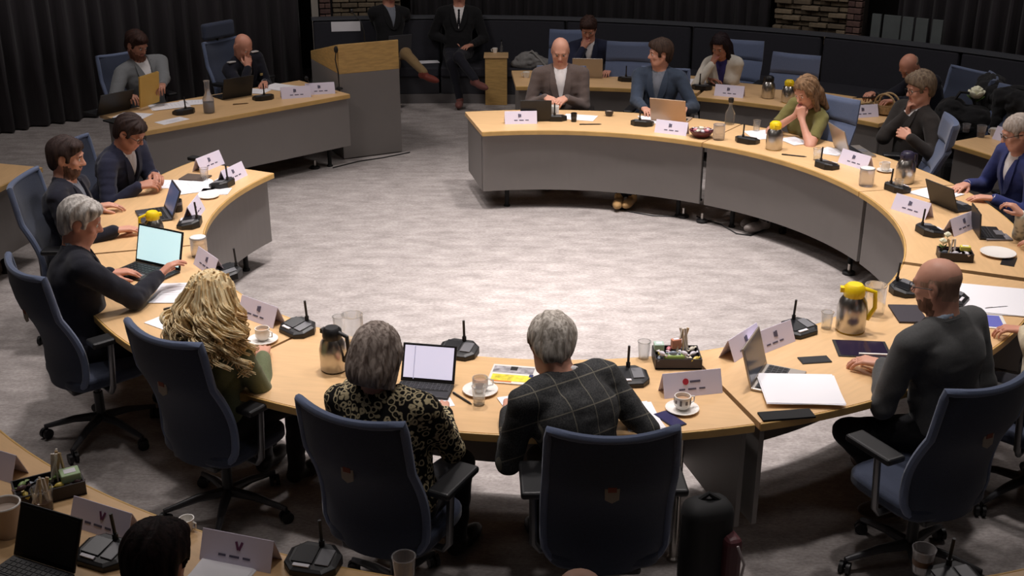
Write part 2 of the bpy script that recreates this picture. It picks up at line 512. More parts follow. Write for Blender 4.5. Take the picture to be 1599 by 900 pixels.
# lectern
L0, L1 = Vector((-1.745, 11.60, 0)), Vector((-1.165, 11.895, 0))
lt = (L1 - L0).normalized()
LW = (L1 - L0).length
LD = 0.92
le = empty('lectern', (L0 + L1) / 2 + Vector((-lt.y, lt.x, 0)) * LD / 2, math.atan2(lt.y, lt.x), 'tall lectern with grey body and sloping beech top section', 'lectern')
w, dd = LW / 2, LD / 2
MB().box((0, 0, 0.45), (LW, LD, 0.88)).build('body', PANEL, le, bevel=0.004)
zf, zb = 1.19, 0.98
MB().add([(-w, -dd, .89), (w, -dd, .89), (w, dd, .89), (-w, dd, .89), (-w, -dd, zf), (w, -dd, zf), (w, dd, zb), (-w, dd, zb)],
         [(0, 3, 2, 1), (4, 5, 6, 7), (0, 1, 5, 4), (1, 2, 6, 5), (2, 3, 7, 6), (3, 0, 4, 7)]).build('top_section', WOOD_OLD, le, bevel=0.006)
MB().lathe([(0.03, 0), (0.03, 0.012)], 14, (0.02, -0.30, 1.145)).build('microphone_base', BLACK, le)
MB().tube([(0.02, -0.30, 1.15), (0.02, -0.30, 1.26), (0.0, -0.28, 1.36), (-0.06, -0.22, 1.45)], 0.0055, 8).build('microphone_stem', BLACK, le, smooth=True)
MB().sphere((-0.07, -0.21, 1.465), (0.018, 0.018, 0.028)).build('microphone_head', BLACK, le, smooth=True)

# wooden pedestal by the bench
pd = empty('wooden_pedestal', ((-0.195), 14.23, 0), 0, 'slim beech pedestal standing in front of the bench', 'pedestal')
MB().box((0, 0, 0.29), (0.27, 0.26, 0.58)).build('column', WOOD_OLD, pd, bevel=0.004)
MB().box((0, 0, 0.592), (0.30, 0.29, 0.022)).build('top', WOOD, pd, bevel=0.004)
# ------------------------------------------------------------------ chairs
def grid_surface(nu, nv, fn):
    vs = [fn(i / nu, j / nv) for j in range(nv + 1) for i in range(nu + 1)]
    fs = [(j * (nu + 1) + i, j * (nu + 1) + i + 1, (j + 1) * (nu + 1) + i + 1, (j + 1) * (nu + 1) + i) for j in range(nv) for i in range(nu)]
    return vs, fs

def back_width(t):
    return 0.246 * (1 - 0.34 * max(0.0, 1 - t / 0.16) ** 2.2) + 0.006 * math.sin(PI * t)

def back_mid(t):           # y of the middle of the back, z height, at t (0 bottom .. 1 top)
    z = 0.40 + 0.70 * t
    y = -0.215 - 0.115 * t + 0.055 * math.sin(PI * min(1, t * 1.5)) * (1 if t < .67 else 0)
    return y, z

def make_chair(label, segmented=False, headrest=False):
    root = empty('conference_chair', (0, 0, 0), 0, label, 'chair')
    # upholstered back: closed shell from front and rear surfaces
    def shell(t0, t1, th0, edge):
        nu, nv = 12, 14
        vs, fs = [], []
        ring_n = 2 * (nu + 1)
        for j in range(nv + 1):
            tt = j / nv
            t = t0 + (t1 - t0) * tt
            y0, z = back_mid(t)
            hw = back_width(t)
            th = th0 * (0.45 + 0.55 * min(1, 6 * min(tt, 1 - tt) + 0.15))
            for side in (1, -1):
                for i in range(nu + 1):
                    u = (-1 + 2 * i / nu) * side
                    e = 1 - abs(u) ** 6
                    dip = -0.018 * (1 - u * u) * (t ** 6)
                    vs.append((u * hw, y0 + 0.055 * u * u + side * th * (0.25 + 0.75 * e) * 0.5, z + dip))
        for j in range(nv):
            for i in range(ring_n):
                i2 = (i + 1) % ring_n
                fs.append((j * ring_n + i, j * ring_n + i2, (j + 1) * ring_n + i2, (j + 1) * ring_n + i))
        fs.append(tuple(range(ring_n - 1, -1, -1)))
        fs.append(tuple(nv * ring_n + k for k in range(ring_n)))
        return vs, fs
    if segmented:
        for a, b in ((0.0, 0.40), (0.41, 0.70), (0.71, 1.0)):
            MB().add(*shell(a, b, 0.07, 0)).build('back_segment', mat('chair_front_fabric', (84, 96, 124), rough=0.85, noise=0.08, scale=120, sheen=.2), root, smooth=True)
    else:
        MB().add(*shell(0.0, 1.0, 0.065, 0)).build('backrest', CHAIRF, root, smooth=True)
        pts = []
        for k in range(0, 21):
            t = 0.03 + 0.97 * k / 20
            y, z = back_mid(t)
            pts.append((-back_width(t), y + 0.055, z))
        top = []
        y, z = back_mid(1.0)
        for k in range(1, 12):
            u = -1 + 2 * k / 12
            top.append((u * back_width(1.0), y + 0.055 * u * u, z - 0.018 * (1 - u * u)))
        pts2 = [(-x, yy, zz) for x, yy, zz in reversed(pts)]
        MB().tube(pts + top + pts2, 0.020, 8).build('piping', CHAIRP, root, smooth=True, label='blue-grey band along the edge of the back, painted paler as if lit')
        # small embroidered crest on the rear of the back
        y, z = back_mid(0.64)
        em = MB()
        em.prism([(-0.022, -0.028), (0.0, -0.040), (0.022, -0.028), (0.024, 0.022), (0.0, 0.034), (-0.024, 0.022)], -0.003, 0.003)
        em.v = [(a * 1.25, y - 0.034 + c, z + b * 1.25) for a, b, c in em.v]
        eo = em.build('crest', mat('crest_grey', (158, 146, 132), rough=0.7), root, label='small stitched crest, pale below and rust red above')
        e2 = MB().box((0, y - 0.0385, z + 0.012), (0.034, 0.004, 0.022))
        e2.build('crest_field', mat('crest_rust', (132, 66, 48), rough=0.7), eo)
    if headrest:
        y, z = back_mid(1.0)
        MB().box((0, y + 0.03, z + 0.11), (0.44, 0.07, 0.17)).build('headrest', CHAIRF, root, bevel=0.03, seg=3)
        MB().tube([(0, y, z - 0.02), (0, y + .02, z + 0.1)], 0.015).build('headrest_post', BLACK, root)
    # seat
    vs, fs = [], []
    st = MB()
    n = 28
    pr = []
    for k in range(n):
        a = 2 * PI * k / n
        ca, sa = math.cos(a), math.sin(a)
        e = 0.45
        pr.append((0.245 * math.copysign(abs(ca) ** e, ca), 0.02 + 0.235 * math.copysign(abs(sa) ** e, sa)))
    st.prism(pr, 0.405, 0.475)
    st.build('seat', CHAIRF, root, smooth=True, bevel=0.022, seg=3)
    MB().box((0, -0.02, 0.385), (0.30, 0.34, 0.04)).build('seat_pan', BLACK, root, bevel=0.012)
    MB().tube([(0, -0.02, 0.375), (0, -0.12, 0.375), (0, -0.20, 0.415)], 0.030).build('back_bracket', BLACK, root, smooth=True)
    for sx in (-1, 1):
        MB().box((sx * 0.292, 0.02, 0.705), (0.105, 0.27, 0.034)).build('armrest', DKGREY if False else BLACK, root, bevel=0.013, seg=3)
        MB().tube([(sx * 0.15, -0.02, 0.385), (sx * 0.26, -0.02, 0.385), (sx * 0.288, -0.02, 0.42), (sx * 0.290, 0.0, 0.69)], 0.017).build('armrest_post', mat('armrest_steel', (110, 110, 112), rough=0.35, metal=0.8), root, smooth=True)
    MB().lathe([(0.026, 0.11), (0.026, 0.28), (0.018, 0.28), (0.018, 0.37)], 14).build('gas_column', BLACK, root, smooth=True)
    for k in range(5):
        a = R(72 * k + 18)
        ca, sa = math.cos(a), math.sin(a)
        lg = MB().tube([(0.02 * ca, 0.02 * sa, 0.125), (0.15 * ca, 0.15 * sa, 0.115), (0.315 * ca, 0.315 * sa, 0.075)], [0.027, 0.021, 0.013], 8)
        lg.build('base_leg', DKGREY, root, smooth=True)
        cs = MB()
        cs.T = Matrix.Translation((0.315 * ca, 0.315 * sa, 0.03)) @ Matrix.Rotation(a + 0.9, 4, 'Z') @ Matrix.Rotation(PI / 2, 4, 'X')
        for zz in (-0.016, 0.016):
            cs.lathe([(0.012, -0.009), (0.030, -0.009), (0.030, 0.009), (0.012, 0.009)], 14, (0, 0, zz))
        cs.T = Matrix.Identity(4)
        cs.tube([(0.315 * ca, 0.315 * sa, 0.03), (0.315 * ca, 0.315 * sa, 0.085)], 0.008)
        cs.build('caster', BLACK, root, smooth=True)
    return root

PROTO = {}
def chair(pos, yaw, label, kind='plain'):
    """Chair with its column at pos, facing world direction yaw (degrees)."""
    if kind not in PROTO:
        PROTO[kind] = make_chair(label, kind == 'segmented', kind == 'headrest')
        c = PROTO[kind]
    else:
        c = copy_tree(PROTO[kind])
    c.location = (pos[0], pos[1], 0)
    c.rotation_euler = (0, 0, R(yaw - 90))
    c['label'] = label
    c['category'] = 'chair'
    return c
def seat_from_top(px, py, yaw, z=1.09):
    q = P(px, py, z)
    return Vector((q.x + 0.33 * math.cos(R(yaw)), q.y + 0.33 * math.sin(R(yaw)), 0))
CH = {}
def chair_at(key, px, py, yaw, label, kind='plain', z=1.09):
    CH[key] = (seat_from_top(px, py, yaw, z), yaw)
    chair(CH[key][0], yaw, label, kind)

chair_at('o', 960, 686, 92, 'blue-grey conference chair of the grey-haired man in the checked jacket, seen from behind')
chair_at('n', 534, 656, 63, 'blue-grey conference chair of the woman in the leopard print, seen from behind')
chair_at('m', 240, 530, 56, 'blue-grey conference chair behind the woman with long blonde curls')
chair_at('l', 24, 424, 42, 'blue-grey conference chair behind the white-haired man at the bright laptop')
chair_at('k', 24, 282, 2, 'blue-grey conference chair of the dark-haired bearded man by the left edge')
chair_at('p', 1562, 606, 117, 'blue-grey conference chair of the bald bearded man in the grey suit')
DYAW = math.degrees(math.atan2(-DN.y, -DN.x))
def chair_under(key, pos, yaw, label, kind='plain'):
    CH[key] = (Vector((pos[0], pos[1], 0)), yaw)
    chair(pos, yaw, label, kind)
chair_under('a', desk(0.66, 1.45), DYAW + 4, 'blue-grey chair behind the man in the light grey blazer')
chair_under('b', desk(1.84, 1.46), DYAW + 14, 'tall blue-grey chair with separate headrest behind the man in uniform', 'headrest')
chair_at('c', 893, 46, -96, 'blue-grey chair mostly hidden behind the man in the blue jacket in the back row', 'segmented')
chair_at('d', 985, 65, -101, 'empty seamed blue-grey chair right of the man in the blue jacket', 'segmented')
chair_at('e', 1160, 62, -115, 'blue-grey chair with a seamed back behind the woman in the white cardigan', 'segmented')
chair_at('f', 1247, 84, -121, 'empty blue-grey chair with a seamed back behind the woman in olive green', 'segmented')
chair_at('g', 1310, 150, -138, 'blue-grey chair with a seamed back at the side of the woman in olive green', 'segmented')
chair_at('h', 1493, 188, 168, 'blue-grey chair behind the man with glasses holding his chin', 'segmented')
chair_at('i', 1556, 120, 160, 'blue-grey chair seen edge-on, with a black coat over it, at the upper right', 'segmented')
chair_at('j', 1603, 138, -152, 'blue-grey chair cut by the right edge behind the man in the blue blazer', 'segmented')
chair_under('q', (2.64, 5.12), 136, 'blue-grey chair at the right edge under the person in the cream knit')
for key_, pos_, yaw_, lb_ in (('u8', ring(86.6, 3.53), -92, 'blue-grey chair hidden behind the bald man in the taupe jacket'), ('u9', ring(71.5, 3.64), -108, 'blue-grey chair hidden behind the man in the slate jacket'),
        ('u12', ring(8.5, 3.60), -172, 'blue-grey chair under the man in the blue blazer at the right edge'), ('u13', ring(-14.5, 3.55), 166, 'blue-grey chair under the person in the pale patterned top'),
        ('u21', ring(166, 3.46), -14, 'blue-grey chair hidden behind the man with glasses in the navy suit'), ('u7', ring(41.5, 5.30), -152, 'blue-grey chair under the bald man bent over a tablet'),
        ('u22', ring(254, 5.16), 74, 'blue-grey chair under the dark-haired person in the lower left corner'), ('u23', ring(269.5, 5.18), 90, 'blue-grey chair under the person with the pale bald crown')):
    chair_under(key_, pos_, yaw_, lb_)
    [o for o in bpy.data.objects if o.get('label') == lb_][0].scale = (0.94, 0.94, 0.92)

# ------------------------------------------------------------------ people: implicit surfaces turned into meshes
def smin(a, b, k):
    if k <= 0:
        return np.minimum(a, b)
    h = np.clip(0.5 + 0.5 * (b - a) / k, 0, 1)
    return b + (a - b) * h - k * h * (1 - h)

def d_cone(p, a, b, r1, r2):
    a, b = np.asarray(a, np.float32), np.asarray(b, np.float32)
    ba = b - a
    l2 = float(ba @ ba) + 1e-9
    t = np.clip(((p - a) @ ba) / l2, 0, 1)
    q = p - a - t[..., None] * ba
    return np.sqrt((q * q).sum(-1)) - (r1 + t * (r2 - r1))

def d_ell(p, c, r, M=None):
    q = p - np.asarray(c, np.float32)
    if M is not None:
        q = q @ np.asarray(M, np.float32)
    r = np.asarray(r, np.float32)
    k0 = np.sqrt(((q / r) ** 2).sum(-1))
    k1 = np.sqrt(((q / (r * r)) ** 2).sum(-1)) + 1e-9
    return k0 * (k0 - 1) / k1

class Solid:
    def __init__(s, vox):
        s.vox, s.pr, s.post = vox, [], []
    def cone(s, a, b, r1, r2=None, k=0.03, op='u'):
        a, b = np.array(a, float), np.array(b, float)
        r2 = r1 if r2 is None else r2
        m = max(r1, r2)
        s.pr.append((op, k, np.minimum(a, b) - m, np.maximum(a, b) + m, lambda p: d_cone(p, a, b, r1, r2)))
    def chain(s, pts, rs, k=0.03, op='u'):
        for i in range(len(pts) - 1):
            s.cone(pts[i], pts[i + 1], rs[i], rs[i + 1], k, op)
    def ell(s, c, r, M=None, k=0.03, op='u'):
        c = np.array(c, float)
        m = max(r)
        s.pr.append((op, k, c - m, c + m, lambda p: d_ell(p, c, r, M)))
    def custom(s, fn):
        s.post.append(fn)
    def mesh(s, adapt=0.0, wrinkle=None):
        v = s.vox
        us = [q for q in s.pr if q[0] == 'u']
        lo = np.min([q[2] for q in us], 0) - 4 * v
        hi = np.max([q[3] for q in us], 0) + 4 * v
        n = np.ceil((hi - lo) / v).astype(int) + 1
        ax = [lo[i] + v * np.arange(n[i]) for i in range(3)]
        A = np.full(tuple(n), 0.5, np.float32)
        for op, k, l, h, fn in s.pr:
            mg = k + 3.5 * v
            i0 = np.clip(np.floor((l - mg - lo) / v).astype(int), 0, n)
            i1 = np.clip(np.ceil((h + mg - lo) / v).astype(int) + 1, 0, n)
            if (i1 <= i0).any():
                continue
            sl = tuple(slice(i0[i], i1[i]) for i in range(3))
            g = np.stack(np.meshgrid(ax[0][sl[0]], ax[1][sl[1]], ax[2][sl[2]], indexing='ij'), -1).astype(np.float32)
            d = fn(g)
            if op == 'u':
                A[sl] = smin(A[sl], d, k)
            else:
                A[sl] = -smin(-A[sl], d, k)
        if s.post or wrinkle:
            near = np.abs(A) < 6 * v
            if s.post:
                near = A < 6 * v
            idx = np.argwhere(near)
            pts = (lo + idx * v).astype(np.float32)
            d = A[near]
            if wrinkle:
                d = d + wrinkle(pts)
            for fn in s.post:
                d = fn(pts, d)
            A[near] = d
        np.clip(A, -3 * v, 3 * v, out=A)
        A[0], A[-1] = 3 * v, 3 * v
        A[:, 0], A[:, -1] = 3 * v, 3 * v
        A[:, :, 0], A[:, :, -1] = 3 * v, 3 * v
        g = openvdb.FloatGrid(3 * v)
        g.copyFromArray(A)
        p, t, q = g.convertToPolygons(isovalue=0.0, adaptivity=adapt)
        return lo + p * v, t, q

def np_obj(name, data, mats, parent, smooth=True, rest=None, face_mat=None):
    p, t, q = data
    me = bpy.data.meshes.new(name)
    nt, nq = len(t), len(q)
    me.vertices.add(len(p))
    me.vertices.foreach_set('co', np.asarray(p, np.float32).ravel())
    loops = np.concatenate([t[:, ::-1].ravel(), q[:, ::-1].ravel()]).astype(np.int32)
    me.loops.add(len(loops))
    me.loops.foreach_set('vertex_index', loops)
    st = np.concatenate([np.arange(nt) * 3, nt * 3 + np.arange(nq) * 4]).astype(np.int32)
    me.polygons.add(nt + nq)
    me.polygons.foreach_set('loop_start', st)
    if smooth:
        me.polygons.foreach_set('use_smooth', np.ones(nt + nq, bool))
    for m_ in (mats if isinstance(mats, (list, tuple)) else [mats]):
        me.materials.append(m_)
    me.update(calc_edges=True)
    me.validate()
    if face_mat is not None:
        cen = np.zeros(len(me.polygons) * 3, np.float32)
        me.polygons.foreach_get('center', cen)
        me.polygons.foreach_set('material_index', face_mat(cen.reshape(-1, 3)).astype(np.int32))
    if rest is not None:
        at = me.attributes.new('rest', 'FLOAT_VECTOR', 'POINT')
        at.data.foreach_set('vector', rest(np.asarray(p, np.float32)).astype(np.float32).ravel())
    o = bpy.data.objects.new(name, me)
    COL.objects.link(o)
    o.parent = parent
    return o

def unit(v):
    v = np.asarray(v, float)
    return v / (np.linalg.norm(v) + 1e-12)

def yawv(d, pitch=0.0):
    return np.array([math.cos(R(d)) * math.cos(R(pitch)), math.sin(R(d)) * math.cos(R(pitch)), -math.sin(R(pitch))])

def skin(n, rgb):
    return mat('skin_' + n, rgb, rough=0.5, noise=0.06, scale=14, spec=0.35)
SKINS = {'a': skin('fair', (206, 152, 130)), 'b': skin('rosy', (198, 140, 118)), 'c': skin('tan', (180, 126, 104)), 'd': skin('pale', (218, 172, 150))}
LIPS = mat('lips', (178, 108, 96), rough=0.45)
EYEW = mat('eye_white', (225, 220, 216), rough=0.2)
EYED = mat('eye_iris', (48, 38, 34), rough=0.15)

def hair_mat(name, rgb, rgb2=None, sc=60):
    key = 'hair_' + name
    if key in MATS:
        return MATS[key]
    m = mat(key, rgb, rough=0.65, spec=0.15)
    nt = m.node_tree
    b = nt.nodes['Principled BSDF']
    tc = nt.nodes.new('ShaderNodeTexCoord')
    mp = nt.nodes.new('ShaderNodeMapping')
    mp.inputs['Scale'].default_value = (1.0, 1.0, 0.22)
    nz = nt.nodes.new('ShaderNodeTexNoise')
    nz.inputs['Scale'].default_value = sc
    nz.inputs['Detail'].default_value = 6
    nz.inputs['Distortion'].default_value = 0.6
    rp = nt.nodes.new('ShaderNodeValToRGB')
    rp.color_ramp.elements[0].position, rp.color_ramp.elements[1].position = 0.36, 0.64
    rp.color_ramp.elements[0].color = lin(rgb)
    rp.color_ramp.elements[1].color = lin(rgb2 or tuple(min(255, int(c * 1.35)) for c in rgb))
    nt.links.new(tc.outputs['Object'], mp.inputs['Vector'])
    nt.links.new(mp.outputs[0], nz.inputs['Vector'])
    nt.links.new(nz.outputs['Fac'], rp.inputs['Fac'])
    nt.links.new(rp.outputs['Color'], b.inputs['Base Color'])
    bp = nt.nodes.new('ShaderNodeBump')
    bp.inputs['Strength'].default_value = 0.6
    bp.inputs['Distance'].default_value = 0.006
    nt.links.new(nz.outputs['Fac'], bp.inputs['Height'])
    nt.links.new(bp.outputs['Normal'], b.inputs['Normal'])
    return m

def cloth(name, rgb, noise=0.08, scale=90, rough=0.9):
    return mat('cloth_' + name, rgb, rough=rough, noise=noise, scale=scale, bump=0.12, bscale=300, sheen=0.1, spec=0.2)

def rest_mat(name, kind):
    """Cloth whose print follows the body (attribute 'rest' holds body coordinates)."""
    m = bpy.data.materials.new(name)
    m.use_nodes = True
    nt = m.node_tree
    N, L = nt.nodes.new, nt.links.new
    b = nt.nodes['Principled BSDF']
    b.inputs['Roughness'].default_value = 0.9
    b.inputs['Specular IOR Level'].default_value = 0.2
    at = N('ShaderNodeAttribute')
    at.attribute_name = 'rest'
    if kind == 'leopard':
        nz = N('ShaderNodeTexNoise')
        nz.inputs['Scale'].default_value = 22
        L(at.outputs['Vector'], nz.inputs['Vector'])
        mxv = N('ShaderNodeMix'); mxv.data_type = 'RGBA'
        mxv.inputs['Factor'].default_value = 0.03
        L(at.outputs['Vector'], mxv.inputs['A']); L(nz.outputs['Color'], mxv.inputs['B'])
        vo = N('ShaderNodeTexVoronoi')
        vo.inputs['Scale'].default_value = 33
        L(mxv.outputs['Result'], vo.inputs['Vector'])
        rp = N('ShaderNodeValToRGB')
        cr = rp.color_ramp
        cr.elements[0].position, cr.elements[0].color = 0.0, lin((60, 58, 44))
        cr.elements[1].position, cr.elements[1].color = 1.0, lin((20, 19, 18))
        for p_, c_ in ((0.16, (52, 50, 38)), (0.24, (18, 17, 16)), (0.36, (18, 17, 16)), (0.41, (186, 172, 138)), (0.53, (176, 162, 128)), (0.59, (22, 20, 19))):
            e = cr.elements.new(p_); e.color = lin(c_)
        L(vo.outputs['Distance'], rp.inputs['Fac'])
        L(rp.outputs['Color'], b.inputs['Base Color'])
    elif kind == 'check':
        sx = N('ShaderNodeSeparateXYZ')
        L(at.outputs['Vector'], sx.inputs[0])
        outs = []
        for ch, per in (('X', 0.105), ('Z', 0.125)):
            a = N('ShaderNodeMath'); a.operation = 'MULTIPLY'; a.inputs[1].default_value = 1 / per
            L(sx.outputs[ch], a.inputs[0])
            f = N('ShaderNodeMath'); f.operation = 'FRACT'
            L(a.outputs[0], f.inputs[0])
            c = N('ShaderNodeMath'); c.operation = 'LESS_THAN'; c.inputs[1].default_value = 0.042
            L(f.outputs[0], c.inputs[0])
            outs.append(c)
        mx = N('ShaderNodeMath'); mx.operation = 'MAXIMUM'
        L(outs[0].outputs[0], mx.inputs[0]); L(outs[1].outputs[0], mx.inputs[1])
        nz = N('ShaderNodeTexNoise'); nz.inputs['Scale'].default_value = 160
        L(at.outputs['Vector'], nz.inputs['Vector'])
        rp = N('ShaderNodeValToRGB')
        rp.color_ramp.elements[0].position, rp.color_ramp.elements[1].position = .35, .65
        rp.color_ramp.elements[0].color, rp.color_ramp.elements[1].color = lin((46, 47, 48)), lin((70, 70, 70))
        L(nz.outputs['Fac'], rp.inputs['Fac'])
        mc = N('ShaderNodeMix'); mc.data_type = 'RGBA'
        L(mx.outputs[0], mc.inputs['Factor']); L(rp.outputs['Color'], mc.inputs['A'])
        mc.inputs['B'].default_value = lin((112, 108, 98))
        L(mc.outputs['Result'], b.inputs['Base Color'])
    elif kind == 'floral':
        vo = N('ShaderNodeTexVoronoi'); vo.inputs['Scale'].default_value = 30
        L(at.outputs['Vector'], vo.inputs['Vector'])
        rp = N('ShaderNodeValToRGB'); cr = rp.color_ramp
        cr.elements[0].position, cr.elements[0].color = 0.2, lin((150, 150, 138))
        cr.elements[1].position, cr.elements[1].color = 0.5, lin((206, 204, 192))
        L(vo.outputs['Distance'], rp.inputs['Fac']); L(rp.outputs['Color'], b.inputs['Base Color'])
    return m

def wrinkles(amp, seed):
    r = np.random.default_rng(seed)
    ks = r.normal(size=(7, 3)) * np.array([38, 38, 55])
    ph = r.uniform(0, 6.28, 7)
    kf = r.normal(size=(3, 3)) * np.array([26, 26, 40])
    def fn(p):
        d = np.zeros(len(p), np.float32)
        for k, f in zip(ks, ph):
            d += np.sin(p @ k.astype(np.float32) + f)
        g = np.zeros(len(p), np.float32)          # sharper folds
        for k, f in zip(kf, ph):
            g += 1.0 - 2.0 * np.abs(np.sin(0.5 * (p @ k.astype(np.float32)) + f + 0.25 * d))
        return (amp / 3.4) * (d * 0.6 + g * 1.1)
    return fn

def person(key, label, pos, yaw, headpx, hyaw=None, hpitch=10, hroll=0, s=1.0, girth=1.0, broad=1.0, female=False,
           skin_='a', hair=('short', 'brown', (60, 44, 34)), beard=None, glasses=False, top='jacket', top_mat=None, shirt=None, vneck=0.22,
           tie=None, hands=None, legs=None, trousers=(34, 34, 40), shoes=(30, 26, 24), vox=0.007, sleeves='long', twist=0.0, hz=0.56,
           sol=None, elbow=None, hunch=0.02, shoulders_up=0.0, cuffs=True, lapel=None):
    root = empty('person', (pos[0], pos[1], 0), R(yaw - 90), label, 'person')
    Mi = np.array(Matrix.Rotation(-R(yaw - 90), 3, 'Z'))
    pos3 = np.array([pos[0], pos[1], 0.0])
    def loc(w):
        return Mi @ (np.array(w, float) - pos3)
    def locd(v):
        return Mi @ np.array(v, float)
    p0 = np.array([0, 0, hz])
    # head position: on the sight line, at anatomical distance from the pelvis
    o = loc((0, 0, CAM_H))
    a = loc(P(headpx[0], headpx[1], 1.0))
    d = unit(a - o)
    L = 0.64 * s
    w = o - p0
    bq = float(w @ d)
    disc = bq * bq - (float(w @ w) - L * L)
    if disc < 0:
        c = o - bq * d
        T = p0 + unit(c - p0) * L
    else:
        c1, c2 = o + (-bq - math.sqrt(disc)) * d, o + (-bq + math.sqrt(disc)) * d
        pick = (c1 if c1[2] > c2[2] else c2) if sol is None else (c1 if sol == 1 else c2)
        T = pick
    hc = T
    u = unit(hc - p0)
    f0 = np.array([math.sin(R(-twist)), math.cos(R(-twist)), 0.0])
    rx = unit(np.cross(f0, u))
    fy = np.cross(u, rx)
    Tm = np.stack([rx, fy, u], 1)
    def tp(x, y, z):
        return p0 + Tm @ (np.array([x, y, z]) * s)
    # head frame
    hv = locd(yawv(yaw if hyaw is None else hyaw, hpitch))
    hr = unit(np.cross(hv, np.array([0, 0, 1.0])))
    hu = np.cross(hr, hv)
    if hroll:
        cr_, sr_ = math.cos(R(hroll)), math.sin(R(hroll))
        hr, hu = hr * cr_ + hu * sr_, hu * cr_ - hr * sr_
    Hm = np.stack([hr, hv, hu], 1)
    hs = s * (0.96 if female else 1.0)
    def hp(x, y, z):
        return hc + Hm @ (np.array([x, y, z]) * hs)
    b_ = broad * (0.90 if female else 1.0)
    g_ = girth
    neck0 = tp(0, -0.02, 0.475)
    # ---- arms
    arms = []
    for side, sx in (('R', 1), ('L', -1)):
        sh = tp(0.178 * b_ * sx, 0.0, 0.425 + shoulders_up)
        hd = (hands or {}).get(side) or {}
        at = hd.get('at')
        if at is None:
            tgt = tp(0.16 * sx, 0.38, 0.12)
        elif at[0] == 'l':
            tgt = np.array(at[1:], float)
        elif at[0] == 'h':
            tgt = hp(*at[1:])
        else:
            tgt = loc(P(*at))
        la, lb = 0.30 * s, 0.26 * s
        ddir = hd.get('dir')
        ddir = unit(tgt - (sh + np.array([0.12 * sx * s, 0, -0.25]))) * np.array([1, 1, 0.15]) if ddir is None else (locd(ddir[1:]) if ddir[0] == 'w' else np.array(ddir, float))
        ddir = unit(ddir)
        wr = tgt - ddir * 0.075 * s
        v = wr - sh
        dist = np.linalg.norm(v)
        mx = (la + lb) * 0.985
        if dist > mx:
            wr = sh + v / dist * mx
            v = wr - sh
            dist = mx
        vd = v / dist
        pole = hd.get('pole')
        pole = np.array(pole, float) if pole is not None else np.array([0.55 * sx, -0.35, -0.8])
        pole = unit(pole - vd * float(pole @ vd))
        x = (la * la - lb * lb + dist * dist) / (2 * dist)
        h = math.sqrt(max(la * la - x * x, 1e-5))
        el = sh + vd * x + pole * h
        nr = hd.get('nrm', (0, 0, 1))
        nr = locd(nr[1:]) if nr[0] == 'w' else np.array(nr, float)
        nr = unit(nr - ddir * float(nr @ ddir))
        arms.append(dict(side=sx, sh=sh, el=el, wr=wr, d=ddir, n=nr, curl=hd.get('curl', 0.45), spread=hd.get('spread', 0.06), tuck=hd.get('thumb', 0.5)))
    # ---- body: head, neck, torso, arms, hands in one surface
    B = Solid(vox)
    B.ell(hp(0, -0.012, 0.035), np.array((0.0795, 0.096, 0.085)) * hs, Hm, 0.02)
    B.ell(hp(0, 0.030, -0.035), np.array((0.063, 0.062, 0.080)) * hs, Hm, 0.03)
    B.cone(hp(-0.03, 0.045, -0.082), hp(0.03, 0.045, -0.082), 0.026 * hs, None, 0.03)
    B.cone(hp(0, 0.062, -0.094), hp(0, 0.060, -0.090), 0.024 * hs, None, 0.02)
    for sx in (-1, 1):
        B.cone(hp(0.058 * sx, 0.0, -0.045), hp(0.030 * sx, 0.055, -0.085), 0.018 * hs, None, 0.03)
        B.ell(hp(0.042 * sx, 0.066, -0.018), np.array((0.022, 0.018, 0.018)) * hs, Hm, 0.02)
    B.cone(hp(-0.035, 0.080, 0.030), hp(0.035, 0.080, 0.030), 0.012 * hs, None, 0.02)
    for sx in (-1, 1):
        B.ell(hp(0.030 * sx, 0.100, 0.010), np.array((0.019, 0.020, 0.013)) * hs, Hm, 0.012, 's')
        B.ell(hp(0.0305 * sx, 0.076, 0.009), np.array((0.0135, 0.0125, 0.012)) * hs, Hm, 0.002)
    B.cone(hp(0, 0.086, 0.016), hp(0, 0.108, -0.020), 0.0085 * hs, 0.0130 * hs, 0.012)
    for sx in (-1, 1):
        B.ell(hp(0.012 * sx, 0.096, -0.024), np.array((0.009, 0.010, 0.008)) * hs, Hm, 0.008)
    B.cone(hp(-0.018, 0.086, -0.049), hp(0.018, 0.086, -0.049), 0.0085 * hs, None, 0.008)
    B.cone(hp(-0.016, 0.085, -0.061), hp(0.016, 0.085, -0.061), 0.0095 * hs, None, 0.008)
    B.cone(hp(-0.020, 0.099, -0.0550), hp(0.020, 0.099, -0.0550), 0.0045 * hs, None, 0.004, 's')
    for sx in (-1, 1):
        B.ell(hp(0.078 * sx, -0.012, -0.004), np.array((0.010, 0.021, 0.034)) * hs, Hm, 0.006)
        B.ell(hp(0.087 * sx, -0.004, 0.000), np.array((0.006, 0.011, 0.018)) * hs, Hm, 0.006, 's')
    B.cone(neck0, hp(0, -0.028, -0.055), 0.058 * s * (0.86 if female else 1), 0.056 * s * (0.86 if female else 1), 0.035)
    B.chain([tp(-0.13 * b_, -0.01, 0.415), neck0, tp(0.13 * b_, -0.01, 0.415)], [0.045 * s, 0.055 * s, 0.045 * s], 0.04)
    B.ell(tp(0, 0.0, 0.32), np.array((0.145 * b_, 0.085 * g_, 0.15)) * s, Tm, 0.05)
    B.ell(tp(0, 0.0, 0.14), np.array((0.13 * g_, 0.085 * g_, 0.16)) * s, Tm, 0.05)
    B.ell(tp(0, -0.01, 0.02), np.array((0.145 * g_, 0.10 * g_, 0.10)) * s, Tm, 0.05)
